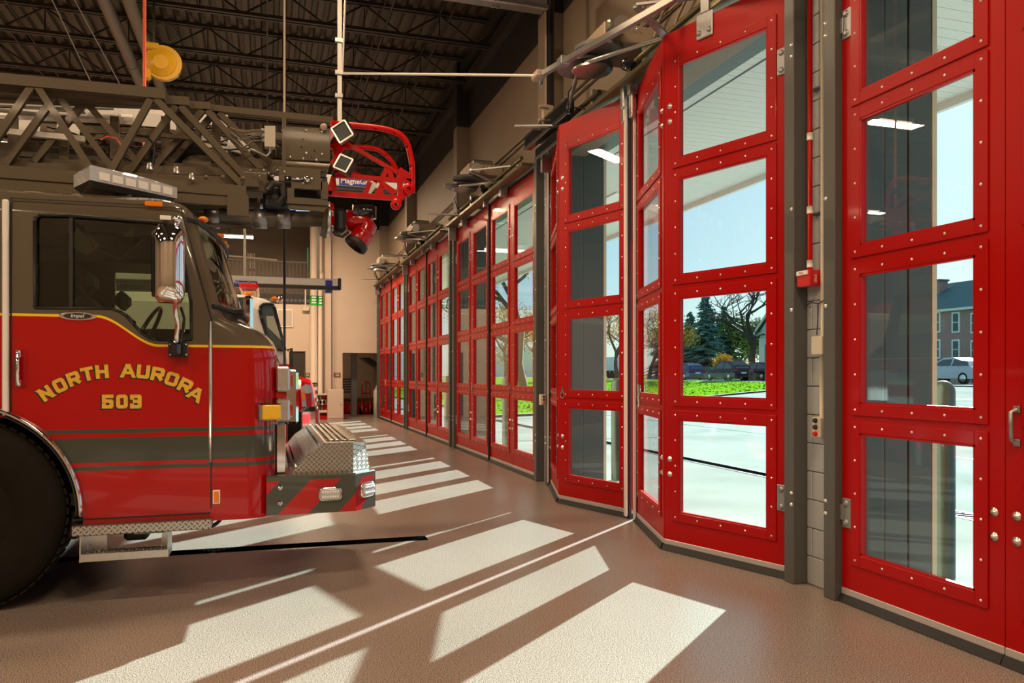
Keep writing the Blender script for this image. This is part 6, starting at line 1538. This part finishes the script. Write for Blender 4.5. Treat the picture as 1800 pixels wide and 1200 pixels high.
# white gabled house
XW = 50.0; a = PX(1334, 640, XW); yk = a.y; e_ = PX(1328, 588, XW)
W_ = thing('white_house', 'white gabled house behind the parked cars at the right of the open door view', 'house', (XW+5, yk-4, gz(XW)))
pk = e_.z+3.6
MB().add([(XW, yk, gz(XW)), (XW, yk-8, gz(XW)), (XW, yk-8, e_.z+.2), (XW, yk-4, pk), (XW, yk, e_.z+.2)]+[(XW+10, yk, gz(XW)), (XW+10, yk-8, gz(XW)), (XW+10, yk-8, e_.z+.2), (XW+10, yk-4, pk), (XW+10, yk, e_.z+.2)], [(0, 1, 2, 3, 4), (9, 8, 7, 6, 5), (0, 5, 6, 1), (1, 6, 7, 2), (4, 9, 5, 0)]).obj('wall', M['housewhite'], W_, fix=True)
for s in (1, -1):
    ye = yk+.6 if s > 0 else yk-8.6
    MB().prism([(XW-.4, yk-4, pk+.15), (XW-.4, ye, e_.z-.15), (XW-.4, ye, e_.z+.05), (XW-.4, yk-4, pk+.35)], (10.8, 0, 0)).obj('roof', M['roof'], W_, fix=True)
    MB().prism([(XW-.46, yk-4, pk+.0), (XW-.46, ye, e_.z-.3), (XW-.46, ye, e_.z+.05), (XW-.46, yk-4, pk+.35)], (.06, 0, 0)).obj('verge_board', M['white'], W_, fix=True)
for (z0, z1) in ((2.0, 3.6), (4.8, 6.2)):
    for y0 in (yk-2.4, yk-6.2):
        wn = MB().box(XW-.06, XW, y0, y0+1.1, z0, z1).obj('window', M['white'], W_); MB().box(XW-.08, XW-.06, y0+.12, y0+.98, z0+.1, z1-.1).obj('pane', M['pane'], wn)
# far low building seen in the closed door C
t = thing('far_building', 'low blue grey building far beyond the lawn', 'building', (44, 160, .8))
MB().box(40, 60, 150, 172, .8, 7).obj('wall', M['housewhite'], t)
for k in range(5): MB().box(39.9, 40, 151+4*k, 153.5+4*k, 2.5, 5).obj('window', M['pane'], t)
# trees --------------------------------------------------------------
def spruce(x, y, h_, r_, lab, seed):
    rnd = random.Random(seed); z0 = gz(x)
    t = thing('spruce_tree', lab, 'tree', (x, y, z0), 'spruce trees beyond the road')
    MB().tube([(x, y, z0), (x, y, z0+h_)], .18, 8, r2=.03).obj('trunk', M['bark'], t)
    mb = MB(); n = int(26*h_)
    for k in range(n):
        f_ = k/n; zz = z0+.4+(h_-.4)*f_; rr = r_*(1-f_)**.85+.12; a = rnd.uniform(0, 2*pi)+k*2.4; L_ = rr*rnd.uniform(.65, 1.12); w_ = L_*.28+.08
        dx, dy = cos(a), sin(a); tip = Vector((x+dx*L_, y+dy*L_, zz-L_*.22)); b = Vector((x, y, zz)); s_ = Vector((-dy, dx, 0))
        m1 = b.lerp(tip, .55)
        mb.add([b, m1+s_*w_+Vector((0, 0, -.12)), tip, m1-s_*w_+Vector((0, 0, -.12)), m1+Vector((0, 0, .18))], [(0, 1, 4), (1, 2, 4), (2, 3, 4), (3, 0, 4)])
        for j in range(9):
            q_ = b.lerp(tip, rnd.uniform(.35, 1.05))+s_*rnd.uniform(-w_, w_)*1.2; e1 = Vector((rnd.uniform(-1, 1), rnd.uniform(-1, 1), rnd.uniform(-.9, .2))).normalized()*rnd.uniform(.18, .42); e2 = Vector((rnd.uniform(-1, 1), rnd.uniform(-1, 1), rnd.uniform(-.4, .4))).normalized()*.11
            mb.add([q_-e2, q_+e2, q_+e1], [(0, 1, 2)])
    tag(mb.obj('foliage', M['spruce'], t), kind='stuff')
for (u, X, h_, r_, lab, sd_) in ((1213, 52, 8.6, 3.6, 'leftmost dark spruce in the open door view', 1), (1240, 50, 10.6, 3.8, 'tallest dark spruce in the open door view', 2), (1272, 54, 9.0, 3.9, 'spruce right of the tallest one', 3), (1190, 50, 7.5, 2.6, 'spruce half hidden by the red door frame', 4), (1165, 52, 9, 3, 'spruce seen through the folded leaf of the open door', 5)):
    p = PX(u, 650, X); spruce(X, p.y, h_, r_, lab, sd_)
def oak(x, y, h_, lab, seed, leaf=None, nl=0, spread=.5, m='bark', twig=5, r0=.28, name='bare_tree', ls=.3, lean=0):
    rnd = random.Random(seed); z0 = gz(x)
    t = thing(name, lab, 'tree', (x, y, z0)); mb = MB(); tips = []
    def br(p, d, L_, r_, dep):
        q_ = p+d*L_*.5+Vector((rnd.uniform(-1, 1), rnd.uniform(-1, 1), rnd.uniform(-.5, 1)))*L_*.09; e_ = q_+(d+Vector((rnd.uniform(-.3, .3), rnd.uniform(-.3, .3), rnd.uniform(-.1, .25)))).normalized()*L_*.5
        mb.tube([p, q_, e_], r_, 4 if dep > 1 else 7, False, r2=r_*.62)
        tips.append(e_); tips.append(q_)
        if dep >= twig: return
        n_ = 3 if dep < 3 else rnd.choice((2, 3))
        for k in range(n_):
            ax = Vector((rnd.uniform(-1, 1), rnd.uniform(-1, 1), rnd.uniform(-.25, .7))).normalized()
            nd = (d*(1-spread)+ax*spread*1.25).normalized(); st_ = e_ if k else q_.lerp(e_, .5)
            br(st_, nd, L_*rnd.uniform(.62, .82), r_*.60, dep+1)
    br(Vector((x, y, z0)), Vector((lean, 0, 1)).normalized(), h_*.28, r0, 0)
    mb.obj('branches', M[m], t)
    if leaf:
        lm = MB(); far_ = tips[len(tips)//12:]
        for k in range(nl):
            c_ = rnd.choice(far_)+Vector((rnd.uniform(-1, 1), rnd.uniform(-1, 1), rnd.uniform(-1, 1)))*ls*2.2
            e1 = Vector((rnd.uniform(-1, 1), rnd.uniform(-1, 1), rnd.uniform(-1, 1))).normalized()*ls*.5; e2 = Vector((rnd.uniform(-1, 1), rnd.uniform(-1, 1), rnd.uniform(-1, 1))).normalized()*ls*.35
            lm.add([c_-e1, c_+e2, c_+e1], [(0, 1, 2)])
        tag(lm.obj('foliage', M[leaf], t), kind='stuff')
p = PX(1322, 650, 47); oak(47, p.y, 13.5, 'large bare oak right of the spruces in the open door view', 5, twig=6, r0=.42, spread=.55)
p = PX(1302, 650, 56); oak(56, p.y, 9, 'leafy dark tree behind the bare oak', 8, 'gleaf', 5200, twig=5, ls=.5, name='leafy_tree')
p = PX(1336, 650, 58); oak(58, p.y, 9, 'olive tree between the oak and the white house', 9, 'gleaf', 4200, twig=5, ls=.5, name='leafy_tree')
p = PX(1282, 655, 45); oak(45, p.y, 3.2, 'round yellow bush behind the black car', 12, 'yleaf', 2600, twig=4, ls=.22, r0=.08, name='yellow_bush', spread=.7)
p = PX(1312, 655, 45); oak(45, p.y, 2.6, 'small yellow bush behind the right black car', 13, 'yleaf', 1400, twig=4, ls=.2, r0=.06, name='yellow_bush', spread=.7)
p = PX(1085, 650, 40); oak(40, p.y, 11, 'yellow-leaved tree seen through the left leaf of the open door', 21, 'yleaf', 4200, twig=5, ls=.34, name='yellow_tree')
p = PX(1140, 650, 42); oak(42, p.y, 11, 'yellow and green tree seen through the folded glass of the open door', 22, 'yleaf', 2600, twig=5, ls=.34, name='yellow_tree')
p = PX(925, 650, 13); oak(13, p.y, 13, 'big near tree with thick dark branches seen through the closed door', 31, 'yleaf', 2600, twig=6, r0=.27, ls=.20, name='lawn_tree', spread=.62, lean=-.1)
p = PX(890, 650, 24); oak(24, p.y, 11, 'autumn tree with rusty leaves behind the near lawn tree', 33, 'yleaf', 3000, twig=5, ls=.3, name='autumn_tree')
p = PX(905, 650, 44); oak(44, p.y, 12, 'far tree behind the autumn tree', 35, 'gleaf', 3000, twig=5, ls=.4, name='far_tree')
p = PX(955, 650, 44); oak(44, p.y, 12, 'far tree right of the near lawn tree', 36, 'yleaf', 3000, twig=5, ls=.4, name='far_tree')
# sign post and utility bits
p = PX(1346, 670, 34.5); tag(MB().box(34.45, 34.55, p.y-.05, p.y+.05, gz(34), 3.6).obj('sign_post', M['bollard']), 'thin dark post beside the road before the white house', 'post')
for o in COL.objects:
    if o.type == 'MESH' and o.name.startswith('wall_') and not o.parent: pass
print('objects', len(COL.objects), 'tris~', sum(len(o.data.polygons) for o in COL.objects if o.type == 'MESH'))
